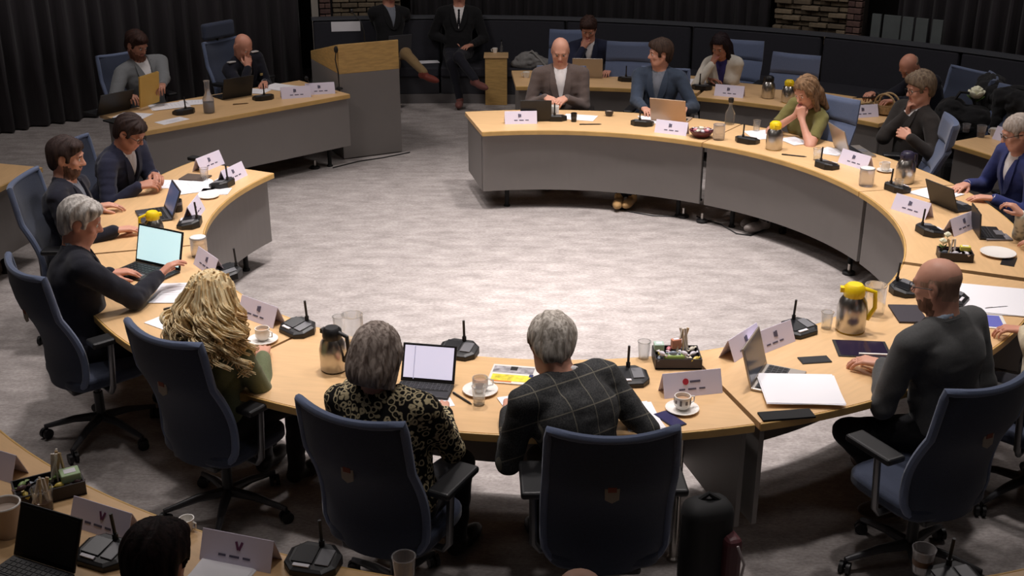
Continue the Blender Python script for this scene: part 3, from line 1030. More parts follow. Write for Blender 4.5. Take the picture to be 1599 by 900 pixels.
    for A in arms:
        B.chain([A['sh'], A['el'], A['wr']], [0.044 * s, 0.037 * s, 0.024 * s], 0.025)
        dd, nn = A['d'], A['n']
        sd = unit(np.cross(dd, nn)) * A['side']      # towards the thumb for a hand with its back along n
        sd = -sd
        H = lambda x_, y_, z_: A['wr'] + (sd * x_ + dd * y_ + nn * z_) * s
        cu = A['curl']
        hk = 0.9 if female else 1.0
        fl = ((0.032, 0.086, 0.95), (0.011, 0.092, 1.06), (-0.010, 0.088, 1.0), (-0.030, 0.078, 0.80))
        for fx, fyy, fk in fl:
            B.cone(H(fx * 0.55, 0.005, 0), H(fx, fyy, 0.0), 0.016 * s * hk, 0.0115 * s * hk, 0.012)
            pnt = np.array(H(fx, fyy, 0.0))
            ang = 0.25 * cu
            spread = A['spread'] * fx / 0.032
            r_ = 0.0098 * s * hk
            for sl, inc in ((0.042, 0.55), (0.026, 0.75), (0.020, 0.6)):
                ang += inc * cu
                dv = unit(dd * math.cos(ang) - nn * math.sin(ang) + sd * spread * math.cos(ang))
                nx_ = pnt + dv * sl * fk * s * hk
                B.cone(pnt, nx_, r_, r_ * 0.9, 0.003)
                pnt, r_ = nx_, r_ * 0.9
        th0 = np.array(H(0.020, 0.018, -0.006))
        tk = A['tuck']
        t1 = th0 + unit(sd * (1.0 - 0.5 * tk) + dd * 0.9 - nn * (0.25 + 0.5 * tk)) * 0.045 * s * hk
        t2 = t1 + unit(sd * (0.45 - 0.5 * tk) + dd * 1.0 - nn * (0.2 + 0.4 * tk)) * 0.032 * s * hk
        t3 = t2 + unit(sd * (0.15 - 0.5 * tk) + dd * 1.0 - nn * (0.2 + 0.5 * tk)) * 0.025 * s * hk
        B.chain([th0, t1, t2, t3], [0.016 * s * hk, 0.0125 * s * hk, 0.011 * s * hk, 0.009 * s * hk], 0.005)
    sk = SKINS[skin_]
    hmat = hair_mat(hair[1], hair[2], hair[3] if len(hair) > 3 else None)
    bmat = hair_mat('beard_' + beard[0], beard[1]) if beard else hmat
    hcf, Hmf = hc.astype(np.float32), Hm.astype(np.float32)
    def face_mat(c):
        q = (c - hcf) @ Hmf / hs
        x_, y_, z_ = q[:, 0], q[:, 1], q[:, 2]
        m = np.zeros(len(c), int)
        m[(np.abs(x_) < 0.021) & (y_ > 0.078) & (z_ < -0.044) & (z_ > -0.066)] = 1
        m[(np.abs(x_) > 0.013) & (np.abs(x_) < 0.045) & (y_ > 0.06) & (z_ > 0.025) & (z_ < 0.034)] = 2
        if beard:
            low = (z_ < -0.036 - 0.30 * np.clip(y_ - 0.02, 0, 1)) & (z_ > -0.122) & (y_ > 0.004) & (np.abs(x_) < 0.085)
            mou = (np.abs(x_) < 0.030) & (z_ > -0.046) & (z_ < -0.034) & (y_ > 0.075)
            m[(low | mou) & (m != 1)] = 3
        if hair[0] == 'shaved':
            m[(z_ > 0.79 * (y_ - 0.088) + 0.060) & (z_ < 0.045 - 0.5 * np.clip(y_, 0, 1)) & (np.abs(x_) < 0.0795) & (m == 0)] = 2
        return m
    np_obj('body', B.mesh(0.12), [sk, LIPS, hmat, bmat], root, face_mat=face_mat)
    for sx in (-1, 1):
        e = MB()
        e.sphere((0, 0, 0), 0.0118 * hs, 10, 8)
        eo = e.build('eye', [EYEW, EYED], root, smooth=True)
        eo.location = hp(0.0305 * sx, 0.0795, 0.0085)
        for pl in eo.data.polygons:
            n_ = pl.center.normalized()
            if n_.dot(Vector(hv)) > 0.80:
                pl.material_index = 1
    # ---- hair
    style = hair[0]
    seed = abs(hash(key)) % 1000 if False else sum(ord(c) for c in key) * 7
    def strand_noise(amp, fr=46):
        def fn(p):
            q = (p - hcf) @ Hmf / hs
            phi = np.arctan2(q[:, 0], 0.03 - q[:, 1])
            rad = np.sqrt(q[:, 0] ** 2 + (q[:, 1] - 0.03) ** 2)
            wv = 0.5 * np.sin(q[:, 2] * 22 + seed) + 0.4 * np.sin(rad * 45 + phi * 2)
            g = np.sin(phi * fr * 0.42 + wv * 2.0) * 0.6 + np.sin(phi * fr * 0.23 + wv * 1.4 + 1.7) * 0.7
            return (amp * g * np.clip(rad / 0.05, 0.15, 1)).astype(np.float32)
        return fn
    if style in ('short', 'full', 'thick'):
        t = {'short': 0.010, 'full': 0.015, 'thick': 0.023}[style]
        Hs = Solid(0.0065)
        Hs.ell(hp(0, -0.014, 0.038), np.array((0.079 + t, 0.096 + t, 0.087 + t)) * hs, Hm, 0.01)
        if style != 'short':
            Hs.ell(hp(0.02, 0.045, 0.094), np.array((0.056, 0.048, 0.028)) * hs, Hm, 0.03)
        Hs.ell(hp(0, -0.055, -0.03), np.array((0.066 + t * .3, 0.048 + t * .3, 0.068)) * hs, Hm, 0.03)
        def cut(p, d, t=t):
            q = (p - hcf) @ Hmf / hs
            pl = (-(q[:, 2] - 0.79 * (q[:, 1] - 0.088) - 0.064)) * 0.78
            temple = np.maximum(np.maximum(np.abs(q[:, 0]) * 0 + q[:, 1] - 0.040, -0.02 - q[:, 2]), 0.060 - np.abs(q[:, 0]))
            nape = np.maximum(q[:, 1] + 0.022, -0.098 - q[:, 2])
            keep = np.minimum(np.minimum(pl, nape), temple) + 0.0015 * np.sin(q[:, 0] * 300 + q[:, 2] * 170)
            d = -smin(-d, -keep * hs, 0.012)
            # leave the ears free
            ear = np.sqrt(((np.abs(q[:, 0]) - 0.088) / 0.020) ** 2 + ((q[:, 1] + 0.004) / 0.030) ** 2 + ((q[:, 2] + 0.004) / 0.036) ** 2)
            return np.maximum(d, -(ear - 1) * 0.02)
        Hs.custom(cut)
        np_obj('hair', Hs.mesh(0.0, strand_noise(0.003 if style == 'short' else 0.0045)), hmat, root)
    elif style == 'fringe':        # bald on top, short hair round the back and sides
        Hs = Solid(0.005)
        Hs.ell(hp(0, -0.015, 0.031), np.array((0.0822, 0.0985, 0.0868)) * hs, Hm, 0.01)
        def cut(p, d):
            q = (p - hcf) @ Hmf / hs
            top_ = (q[:, 2] - 0.030) + 0.55 * np.clip(q[:, 1], 0, 1)
            pl = (-(q[:, 2] - 0.79 * (q[:, 1] - 0.088) - 0.066)) * 0.78
            ear = np.sqrt(((np.abs(q[:, 0]) - 0.085) / 0.016) ** 2 + ((q[:, 1] + 0.004) / 0.026) ** 2 + ((q[:, 2] + 0.004) / 0.036) ** 2)
            return np.maximum(np.maximum(d, np.maximum(top_, pl) * hs), -(ear - 1) * 0.02)
        Hs.custom(cut)
        np_obj('hair', Hs.mesh(0.0, strand_noise(0.001)), hmat, root)
    elif style in ('bob', 'long', 'curly'):
        Hs = Solid(0.0065)
        Hs.ell(hp(0, -0.016, 0.040), np.array((0.095, 0.112, 0.104)) * hs, Hm, 0.02)
        lowz = {'bob': -0.125, 'long': -0.17, 'curly': -0.10}[style]
        Hs.ell(hp(0, -0.045, -0.04), np.array((0.100, 0.080, 0.115)) * hs, Hm, 0.03)
        if style != 'curly':
            for sx in (-1, 1):
                Hs.cone(hp(0.078 * sx, 0.015, 0.03), hp(0.080 * sx, 0.010, lowz), 0.028 * hs, 0.024 * hs, 0.03)
        if style == 'long':
            for sx in (-1, 0, 1):
                Hs.cone(hp(0.055 * sx, -0.075, -0.05), hp(0.075 * sx, -0.085, -0.22), 0.045 * hs, 0.022 * hs, 0.03)
        def cut(p, d):
            q = (p - hcf) @ Hmf / hs
            face = np.maximum(np.maximum(np.abs(q[:, 0]) - 0.062, -(q[:, 1] - 0.020)), q[:, 2] - 0.070 - 0.2 * (0.062 - np.abs(q[:, 0])))
            d = np.maximum(d, -face * hs)
            return np.maximum(d, (lowz - 0.03 * (style == 'long') - q[:, 2]) * hs if style != 'long' else d)
        Hs.custom(cut)
        np_obj('hair', Hs.mesh(0.0, strand_noise(0.0045, 60)), hmat, root)
        if style == 'curly':
            r = np.random.default_rng(5)
            mb = MB()
            for k in range(105):
                ph = r.uniform(-2.2, 2.2)               # about the back of the head
                el_ = r.uniform(-0.5, 1.35)
                ln = r.uniform(0.22, 0.38) + 0.06 * math.sin(el_)
                fr = r.uniform(1.8, 3.0)
                am = r.uniform(0.020, 0.040)
                ph0 = r.uniform(0, 6.28)
                hue = int(r.choice([0, 0, 1, 1, 1, 2]))
                for j in range(6):
                    ph_, ee = ph + r.normal() * 0.07, el_ + r.normal() * 0.07
                    st_ = np.array([math.sin(ph_) * 0.094 * math.cos(ee), -math.cos(ph_) * 0.110 * math.cos(ee) - 0.016, 0.108 * math.sin(ee) + 0.035])
                    pts, rr = [], []
                    n_ = 26
                    p_ = hp(*st_)
                    outv = Hm @ unit(np.array([st_[0] * 1.5, st_[1] * 0.9, 0.0]))
                    down = unit(-u * 0.55 - np.array([0, 0, 0.7]))
                    sdv = unit(np.cross(outv, down))
                    jx, jy = r.normal() * 0.006, r.normal() * 0.006
                    for i in range(n_):
                        t = i / (n_ - 1)
                        spread = 0.040 * min(1, t * 2.2) + 0.055 * t
                        q = p_ + outv * (spread * (0.55 + 0.45 * math.cos(ph)) + jx) + sdv * jy + down * ln * t + Hm @ np.array([math.sin(ph) * 0.085, 0, 0]) * t
                        w_ = am * min(1, max(0.0, t - 0.22) * 2.6)
                        q = q + outv * w_ * math.cos(ph0 + fr * 2 * PI * t + 0.12 * j) + sdv * w_ * math.sin(ph0 + fr * 2 * PI * t + 0.12 * j)
                        pts.append(q)
                        rr.append(0.0062 * (1 - 0.6 * t))
                    mb.cur = hue if r.random() < 0.7 else int(r.integers(0, 3))
                    mb.tube(pts, rr, 5)
            mb.build('curls', [hmat, hair_mat('blonde_light', (232, 204, 154), (252, 236, 196)), hair_mat('blonde_dark', (156, 122, 82), (200, 166, 116))], root, smooth=True, label='long loose blonde curls')
    if glasses:
        gm = MB()
        for sx in (-1, 1):
            rim = [hp(0.033 * sx + 0.024 * math.cos(a_), 0.104 - 0.006 * abs(math.cos(a_)), 0.006 + 0.019 * math.sin(a_)) for a_ in np.linspace(0, 2 * PI, 15)[:-1]]
            gm.tube(rim, 0.0022, 5, True)
            gm.tube([hp(0.057 * sx, 0.098, 0.010), hp(0.080 * sx, 0.03, 0.010), hp(0.084 * sx, -0.012, 0.004)], 0.0022, 5)
        gm.tube([hp(-0.010, 0.104, 0.010), hp(0.010, 0.104, 0.010)], 0.0022, 5)
        gm.build('glasses', BLACK, root, smooth=True, label='dark rimmed glasses')
    # ---- clothes
    def torso(S, inf, hem=0.0, k=0.05, low=True):
        if low:
            S.ell(tp(0, -0.012, 0.02 - hem), np.array((0.160 * g_ + inf, 0.125 * g_ + inf, 0.115 + inf)) * s, Tm, k)
        S.ell(tp(0, 0.012 * g_, 0.15), np.array((0.143 * g_ + inf, 0.112 * g_ + inf, 0.17)) * s, Tm, k)
        S.ell(tp(0, 0.004, 0.315), np.array((0.158 * b_ + inf, 0.108 + inf, 0.165)) * s, Tm, k)
        S.ell(tp(0, -0.045 - hunch, 0.34), np.array((0.135 * b_ + inf, 0.075 + inf, 0.13)) * s, Tm, k)
        S.cone(tp(-0.135 * b_, -0.008, 0.425 + shoulders_up), tp(0.135 * b_, -0.008, 0.425 + shoulders_up), (0.055 + inf) * s, None, k)
        S.chain([tp(-0.11 * b_, -0.015, 0.452 + shoulders_up), tp(0, -0.022, 0.478), tp(0.11 * b_, -0.015, 0.452 + shoulders_up)], [(0.036 + inf) * s, (0.046 + inf) * s, (0.036 + inf) * s], k)
        if female:
            for sx in (-1, 1):
                S.ell(tp(0.075 * sx, 0.088, 0.275), np.array((0.066 + inf, 0.058 + inf, 0.064 + inf)) * s, Tm, k)
    jk = top in ('jacket', 'cardigan')
    J = Solid(0.0095 if vox < 0.0075 else 0.011)
    torso(J, 0.012 if jk else 0.006)
    for A in arms:
        e_ = 0.012 if jk else 0.006
        J.cone(A['sh'], A['el'], (0.054 + e_) * s * (0.88 if female else 1), (0.043 + e_) * s * (0.9 if female else 1), 0.035)
        if sleeves == 'long':
            end = A['el'] + (A['wr'] - A['el']) * 0.94
            J.cone(A['el'], end, (0.043 + e_) * s * (0.9 if female else 1), (0.031 + e_ * 0.7) * s, 0.02)
    p0f, Tmf = p0.astype(np.float32), Tm.astype(np.float32)
    zv = 0.50 - vneck
    fore = [(A['el'].astype(np.float32), A['wr'].astype(np.float32)) for A in arms]
    def neckcut(p, d):
        q = (p - p0f) @ Tmf / s
        keep = np.zeros(len(p), bool)
        for e_, w_ in fore:
            keep |= (d_cone(p, e_, w_, 0.058 * s, 0.046 * s) < 0.012) & (q[:, 1] > 0.085)
        d0 = d
        hole = np.sqrt(q[:, 0] ** 2 + (q[:, 1] + 0.012) ** 2) - 0.066
        hole = np.maximum(hole, 0.45 - q[:, 2])
        d = np.maximum(d, -hole * s)
        if jk:
            sl = 0.062 / vneck
            wz = (np.abs(q[:, 0]) - (q[:, 2] - zv) * sl) * 0.95
            wz = np.maximum(np.maximum(wz, zv - q[:, 2]), 0.0 - q[:, 1])
            d = np.maximum(d, -wz * s)
        return np.where(keep, d0, d)
    J.custom(neckcut)
    if sleeves == 'short':
        for A in arms:
            mid = A['sh'] + (A['el'] - A['sh']) * 0.72
            ax_ = unit(A['el'] - A['sh'])
            el_, sh_ = A['el'].copy(), A['sh'].copy()
            def cut_s(p, d, mid=mid.astype(np.float32), ax_=ax_.astype(np.float32), el_=el_.astype(np.float32)):
                t = (p - mid) @ ax_
                nearel = np.sqrt(((p - el_) ** 2).sum(-1)) - 0.17
                return np.where(nearel < 0, np.maximum(d, t), d)
            J.custom(cut_s)
    tm = top_mat or cloth('charcoal', (44, 44, 50))
    rest_fn = lambda p: (p - p0f) @ Tmf
    np_obj({'jacket': 'jacket', 'cardigan': 'cardigan', 'top': 'blouse'}[top], J.mesh(0.0, wrinkles(0.0042 if vox < 0.0068 else 0.0026, seed)), tm, root, rest=rest_fn)
    if jk:
        Sh = Solid(0.009)
        torso(Sh, 0.003, low=False)
        if top == 'jacket':
            nr_ = [tp(0.061 * math.sin(a_), -0.010 + 0.058 * math.cos(a_), 0.492 - 0.032 * math.cos(a_)) for a_ in np.linspace(0.25, 2 * PI - 0.25, 14)]
            Sh.chain(nr_, [0.0140 * s] * 14, 0.01)
            for sx in (-1, 1):
                Sh.cone(tp(0.020 * sx, 0.055, 0.462), tp(0.050 * sx, 0.075, 0.418), 0.013 * s, 0.008 * s, 0.008)
        def clip(p, d):
            q = (p - p0f) @ Tmf / s
            bx = np.maximum(np.maximum(np.abs(q[:, 0]) - 0.105, zv - 0.03 - q[:, 2]), -0.09 - q[:, 1])
            hole = np.maximum(np.sqrt(q[:, 0] ** 2 + (q[:, 1] + 0.012) ** 2) - 0.050, 0.44 - q[:, 2])
            return np.maximum(np.maximum(d, bx * s), -hole * s)
        Sh.custom(clip)
        sm = shirt or cloth('white_shirt', (226, 222, 222), 0.03)
        np_obj('shirt', Sh.mesh(0.0), sm, root)
        if top == 'jacket':
            # surface of the jacket along the opening, for lapels and tie
            prims = [(fn, k) for op, k, l, h, fn in J.pr if op == 'u'][:6]
            def front(x_, z_, extra=0.0):
                ys = np.linspace(0.26, -0.08, 90)
                pp = np.array([tp(x_, y_, z_) for y_ in ys], np.float32)
                dv = None
                for fn, k in prims:
                    e = fn(pp)
                    dv = e if dv is None else smin(dv, e, k)
                ins = np.argwhere(dv < 0)
                y_ = ys[ins[0][0]] if len(ins) else 0.0
                return tp(x_, y_ + extra, z_)
            lm = MB()
            for sx in (-1, 1):
                n_ = 9
                rows = []
                for i in range(n_ + 1):
                    t = i / n_
                    z_ = zv - 0.01 + (0.492 - zv) * t
                    xi = 0.062 / vneck * (z_ - zv) + 0.002
                    wd = 0.012 + 0.052 * math.sin(PI * min(1, 0.15 + t * 0.78))
                    rows.append([front(sx * xi, z_, 0.004), front(sx * xi, z_, 0.017), front(sx * (xi + wd), z_ + 0.01, 0.019), front(sx * (xi + wd), z_ + 0.01, 0.002)])
                base = len(lm.v)
                vs = [q for rw in rows for q in rw]
                fs = []
                for i in range(n_):
                    for k in range(3):
                        fs.append((4 * i + k, 4 * i + k + 1, 4 * i + 5 + k, 4 * i + 4 + k))
                fs += [(0, 1, 2, 3), (4 * n_ + 3, 4 * n_ + 2, 4 * n_ + 1, 4 * n_)]
                lm.add(vs, fs)
            col_pts = [tp(0.078 * math.sin(a_), -0.014 + 0.066 * math.cos(a_), 0.483 - 0.012 * math.cos(a_)) for a_ in np.linspace(0.75, 2 * PI - 0.75, 16)]
            lm.tube(col_pts, 0.0165 * s, 7)
            lo_ = lm.build('collar', lapel or tm, root, smooth=True)
            at = lo_.data.attributes.new('rest', 'FLOAT_VECTOR', 'POINT')
            co = np.zeros(len(lo_.data.vertices) * 3, np.float32)
            lo_.data.vertices.foreach_get('co', co)
            at.data.foreach_set('vector', rest_fn(co.reshape(-1, 3)).astype(np.float32).ravel())
            if tie:
                Tt = Solid(0.006)
                zz = np.linspace(0.445, zv - 0.03, 10)
                for i in range(9):
                    w0, w1 = (0.010 + 0.014 * i / 9), (0.010 + 0.014 * (i + 1) / 9)
                    for xo in (-0.5, 0.5):
                        a_, b2 = front(xo * w0, zz[i], -0.012), front(xo * w1, zz[i + 1], -0.012)
                        Tt.cone(a_, b2, 0.009 * s, None, 0.004)
                Tt.ell(front(0, 0.452, -0.012), (0.018, 0.014, 0.016), Tm, 0.006)
                np_obj('tie', Tt.mesh(0.0), tie, root)
        if cuffs and sleeves == 'long':
            for A in arms:
                e = A['el'] + (A['wr'] - A['el']) * 0.90
                e2 = A['wr'] + unit(A['wr'] - A['el']) * 0.006
                MB().tube([e, e2], [0.034 * s, 0.033 * s], 14).build('cuff', sm, root, smooth=True)
    # ---- legs
    lg = legs or {}
    Tz = Solid(0.016)
    Tz.ell((0, 0.0, hz - 0.0), np.array((0.165 * g_, 0.135 * g_, 0.115)) * s, None, 0.05)
    for side, sx in (('R', 1), ('L', -1)):
        q = lg.get(side, {})
        hip = np.array([0.09 * sx * s, 0.0, hz - 0.02])
        an = q.get('foot')
        an = loc(an) if an is not None else np.array([0.11 * sx, 0.42 * s, 0.09])
        kn = q.get('knee')
        kn = loc(kn) if kn is not None else np.array([0.13 * sx, 0.43 * s, hz - 0.06])
        Tz.cone(hip, kn, 0.088 * s * (0.5 + 0.5 * g_), 0.062 * s, 0.03)
        Tz.cone(kn, an, 0.058 * s, 0.043 * s, 0.03)
        td = q.get('toe')
        td = unit(locd(td)) if td is not None else np.array([0.15 * sx, 0.98, 0.0])
        up_ = np.array([0, 0, 1.0])
        up_ = unit(up_ - td * float(up_ @ td))
        Fm = np.stack([np.cross(td, up_), td, up_], 1)
        Sf = Solid(0.009)
        Sf.cone(an - up_ * 0.005, an - up_ * 0.040 - td * 0.02, 0.043 * s, 0.040 * s, 0.02)
        Sf.ell(an + td * 0.10 - up_ * 0.045, np.array((0.046, 0.105, 0.040)) * s, Fm, 0.03)
        anf, upf = an.astype(np.float32), up_.astype(np.float32)
        Sf.custom(lambda p, d, anf=anf, upf=upf: np.maximum(d, -((p - anf) @ upf) - 0.088))
        np_obj('shoe', Sf.mesh(0.0), cloth('shoe_%d_%d_%d' % shoes, shoes, 0.05, 40, 0.5), root)
    np_obj('trousers', Tz.mesh(0.0, wrinkles(0.004, seed + 3)), cloth('trousers_%d_%d_%d' % trousers, trousers), root)
    return root
# ------------------------------------------------------------------ the people
def seat(key, fwd=0.03):
    q, y = CH[key]
    return (q.x + fwd * math.cos(R(y)), q.y + fwd * math.sin(R(y)))
def rp(a, r):
    q = ring(a, r)
    return (q.x, q.y)
NAVY = cloth('navy', (34, 38, 58))
DNAVY = cloth('dark_navy', (27, 28, 38))
DGREY = cloth('dark_grey', (80, 80, 80))
BROWNG = cloth('taupe_tweed', (96, 84, 80), 0.16, 200)
LGREY = cloth('light_grey_blazer', (112, 114, 116), 0.10, 160)
SLATE = cloth('slate_blue', (58, 68, 84))
BLUE = cloth('blue_blazer', (46, 54, 104))
BLACKC = cloth('black_wool', (26, 26, 28))
OLIVE = cloth('olive_green', (112, 106, 62))
WCARD = cloth('white_knit', (206, 200, 188), 0.06, 120)
VIOLET = cloth('violet_blue', (62, 58, 120))
GREENT = cloth('moss_green', (106, 112, 84))
CREAMK = cloth('cream_knit', (206, 194, 168))
WSHIRT = cloth('white_shirt', (226, 222, 222), 0.03)
GSHIRT = cloth('grey_shirt', (122, 126, 136), 0.04)
BSHIRT = cloth('blue_check_shirt', (118, 134, 176), 0.2, 60)
DTIE = cloth('dark_tie', (24, 24, 30))

def PY(px, py, y):
    """Point at depth y of the room seen at photo pixel (px, py)."""
    u, v = (px - 799.5) / F_PX, (py - 450.0) / F_PX
    c, s_ = math.cos(PITCH), math.sin(PITCH)
    t = y / (c - v * s_)
    return Vector((u * t, y, CAM_H - t * (s_ + v * c)))

# rear left desk
person('p1', 'man in a light grey blazer reading a yellow folder', desk(0.74, 1.40), DYAW + 4, (213, 70), hyaw=DYAW + 20, hpitch=28, skin_='c',
       hair=('full', 'dark_brown_a', (44, 30, 26)), beard=('dark', (92, 62, 50)), top_mat=LGREY, vneck=0.26, broad=1.16, s=1.07, vox=0.008,
       hands={'R': dict(at=(207, 151, 0.86), curl=0.7), 'L': dict(at=(252, 143, 0.90), curl=0.8)})
person('p2', 'bald man in dark uniform leaning over the desk with a hand at his face', desk(1.74, 1.30), DYAW + 8, (379, 72), hyaw=DYAW + 15, hpitch=42, skin_='b',
       hair=('none', 'grey_a', (120, 110, 100)), top_mat=DNAVY, vneck=0.2, tie=DTIE, broad=1.08, vox=0.008,
       hands={'R': dict(at=('h', 0.02, 0.150, -0.045), dir=(-0.35, -0.25, 0.9), nrm=(0.2, 1, 0.1), curl=0.35, pole=(0.7, 0.3, -1)),
              'L': dict(at=(412, 131, 0.78), curl=0.35)})
# bench
b3 = on_bench(607, BR - 0.20)
person('p3', 'person in black jacket and tan trousers with a laptop on the bench', b3, -62, (607, -16), s=1.1, hz=0.60, hpitch=25, skin_='c',
       hair=('short', 'dark_b', (50, 40, 34)), top_mat=BLACKC, shirt=GSHIRT, vneck=0.25, vox=0.009, broad=1.06, sol=None,
       hands={'R': dict(at=(609, 46, 0.74), curl=0.4), 'L': dict(at=(630, 46, 0.74), curl=0.4)},
       trousers=(140, 116, 82), shoes=(120, 56, 46),
       legs={'R': dict(foot=P(615, 160, 0.09)), 'L': dict(knee=PY(634, 84, 13.95), foot=PY(662, 113, 13.75), toe=(0.9, -0.35, -0.25))})
b4 = on_bench(715, BR - 0.20)
person('p4', 'man in a dark suit and tie sitting cross-legged on the bench', b4, -88, (717, -14), s=1.08, hz=0.605, hpitch=20, skin_='b',
       hair=('short', 'dark_c', (46, 38, 34)), top_mat=BLACKC, vneck=0.27, tie=DTIE, vox=0.009, broad=1.08,
       hands={'R': dict(at=(712, 66, 0.72), curl=0.4), 'L': dict(at=(730, 72, 0.70), curl=0.3)},
       trousers=(34, 34, 42), shoes=(122, 76, 70),
       legs={'R': dict(knee=P(706, 100, 0.50), foot=P(718, 155, 0.10), toe=(-0.05, -1, 0)), 'L': dict(knee=PY(716, 90, 14.0), foot=PY(742, 124, 13.75), toe=(0.75, -0.6, -0.2))})
# back row
person('p5', 'man in a blue jacket resting his chin on his hand behind a silver laptop', (0.86, 12.66), -96, (919, 44), hyaw=-98, hpitch=34, skin_='b',
       hair=('full', 'dark_d', (48, 34, 30)), top_mat=NAVY, vneck=0.24, vox=0.008, broad=1.05, cuffs=False,
       hands={'R': dict(at=('h', 0.015, 0.135, -0.075), dir=(-0.45, -0.1, 0.8), nrm=(0.3, 1, 0.2), curl=1.3, pole=(0.6, 0.4, -1)), 'L': dict(at=(948, 112, 0.79), curl=0.5)})
person('p6', 'dark-haired woman in a white cardigan with a hand at her face', seat('e', 0.14), -115, (1125, 72), hyaw=-122, hpitch=30, skin_='c', female=True, s=1.0,
       hair=('long', 'black_a', (30, 22, 24)), top='cardigan', top_mat=WCARD, shirt=VIOLET, vneck=0.30, vox=0.008, cuffs=False, trousers=(30, 30, 36),
       hands={'R': dict(at=('h', 0.02, 0.11, -0.06), dir=(-0.35, -0.1, 0.85), nrm=(0.4, 1, 0.2), curl=0.9, pole=(0.6, 0.4, -1)), 'L': dict(at=(1118, 124, 0.79), dir=(-1, 0.25, 0), curl=0.5)})
person('p7', 'bald man in a dark jacket bent over a tablet in the back row', rp(41.5, 5.22), -152, (1420, 104), hyaw=-150, hpitch=46, skin_='b',
       hair=('fringe', 'grey_b', (110, 96, 84)), top_mat=DNAVY, shirt=BSHIRT, vneck=0.30, vox=0.008,
       hands={'R': dict(at=(1357, 147, 0.85), curl=0.6), 'L': dict(at=(1385, 158, 0.84), curl=0.6)})
# inner ring, far side
person('p8', 'bald man in a taupe jacket and white shirt with folded hands at the far table', rp(86.6, 3.52), -92, (875, 80), hyaw=-92, hpitch=24, skin_='a', s=1.04,
       hair=('none', 'grey_c', (120, 108, 98)), top_mat=BROWNG, vneck=0.32, vox=0.0075, broad=1.14, girth=1.08,
       hands={'R': dict(at=(860, 156, 0.82), dir=(-0.55, 0.75, -0.1), nrm=(0.4, 0.3, 1), curl=0.75), 'L': dict(at=(876, 157, 0.82), dir=(0.55, 0.75, -0.1), nrm=(-0.4, 0.3, 1), curl=0.75)})
person('p9', 'dark-haired man in a slate jacket looking to the side behind a beige laptop', rp(71.5, 3.62), -108, (1031, 84), hyaw=-170, hpitch=6, skin_='a', s=1.03,
       hair=('thick', 'dark_e', (52, 40, 34)), top_mat=SLATE, shirt=GSHIRT, vneck=0.28, vox=0.0075, broad=1.08, shoes=(176, 140, 92),
       hands={'R': dict(at=(1010, 172, 0.79), curl=0.5), 'L': dict(at=(1066, 172, 0.79), curl=0.5)},
       legs={'R': dict(knee=ring(73, 3.0, 0.5), foot=ring(71.5, 2.60, 0.10), toe=(-0.5, -1, 0)), 'L': dict(foot=ring(74.0, 2.56, 0.10), toe=(-0.2, -1, 0))})
person('p10', 'woman in olive green with long brown hair resting her mouth on folded hands', rp(44.5, 3.34), -146, (1259, 143), hyaw=-148, hpitch=30, skin_='a', female=True, s=1.04,
       hair=('long', 'light_brown', (92, 70, 52), (140, 110, 82)), top='top', top_mat=OLIVE, sleeves='short', vox=0.0075, trousers=(40, 38, 40), shoes=(120, 112, 108),
       hands={'R': dict(at=('h', 0.016, 0.125, -0.085), dir=(-0.25, -0.05, 0.8), nrm=(0.6, 0.7, 0.2), curl=1.1, pole=(0.8, 0.6, -1)),
              'L': dict(at=('h', -0.022, 0.13, -0.09), dir=(0.25, -0.05, 0.8), nrm=(-0.6, 0.7, 0.2), curl=1.1, pole=(-0.8, 0.6, -1))},
       legs={'R': dict(foot=ring(43, 2.58, 0.10)), 'L': dict(foot=ring(46, 2.66, 0.10))})
person('p11', 'man with thick brown hair and glasses holding his chin, arms crossed', rp(31.0, 3.60), -163, (1437, 138), hyaw=-170, hpitch=16, skin_='a', s=1.05, glasses=True,
       hair=('thick', 'ash_brown', (84, 70, 58), (120, 104, 86)), top_mat=cloth('brown_black', (44, 40, 38)), vneck=0.24, vox=0.0075, broad=1.1,
       hands={'R': dict(at=('h', 0.012, 0.105, -0.105), dir=(-0.2, 0.1, 0.9), nrm=(0.5, 0.8, 0.2), curl=1.2, pole=(0.7, 0.5, -1)),
              'L': dict(at=(1408, 208, 0.92), dir=(1, 0.35, 0.25), nrm=(0, 0.8, 0.5), curl=0.7)})
person('p12', 'grey-haired man with glasses in a blue blazer at the right edge of the photo', rp(8.5, 3.55), -172, (1590, 208), hyaw=172, hpitch=22, skin_='a', s=1.05, glasses=True,
       hair=('short', 'silver_a', (146, 134, 124), (182, 170, 160)), top_mat=BLUE, vneck=0.27, vox=0.0075, broad=1.1,
       hands={'R': dict(at=(1500, 291, 0.775), curl=0.3), 'L': dict(at=(1533, 308, 0.775), curl=0.35)})
person('p13', 'person in a pale patterned top, only a raised hand and sleeve showing', rp(-14.5, 3.50), 166, (1650, 268), skin_='a', s=1.03, female=True,
       hair=('bob', 'light_brown', (92, 70, 52)), top='cardigan', top_mat=rest_mat('cloth_pale_floral', 'floral'), vneck=0.2, vox=0.0085, cuffs=False,
       hands={'R': dict(at=(1583, 322, 0.98), dir=('w', -0.5, 0.4, 0.5), curl=0.9, pole=(0.5, 0.3, -1)), 'L': dict(at=(1610, 378, 0.80), curl=0.5)})
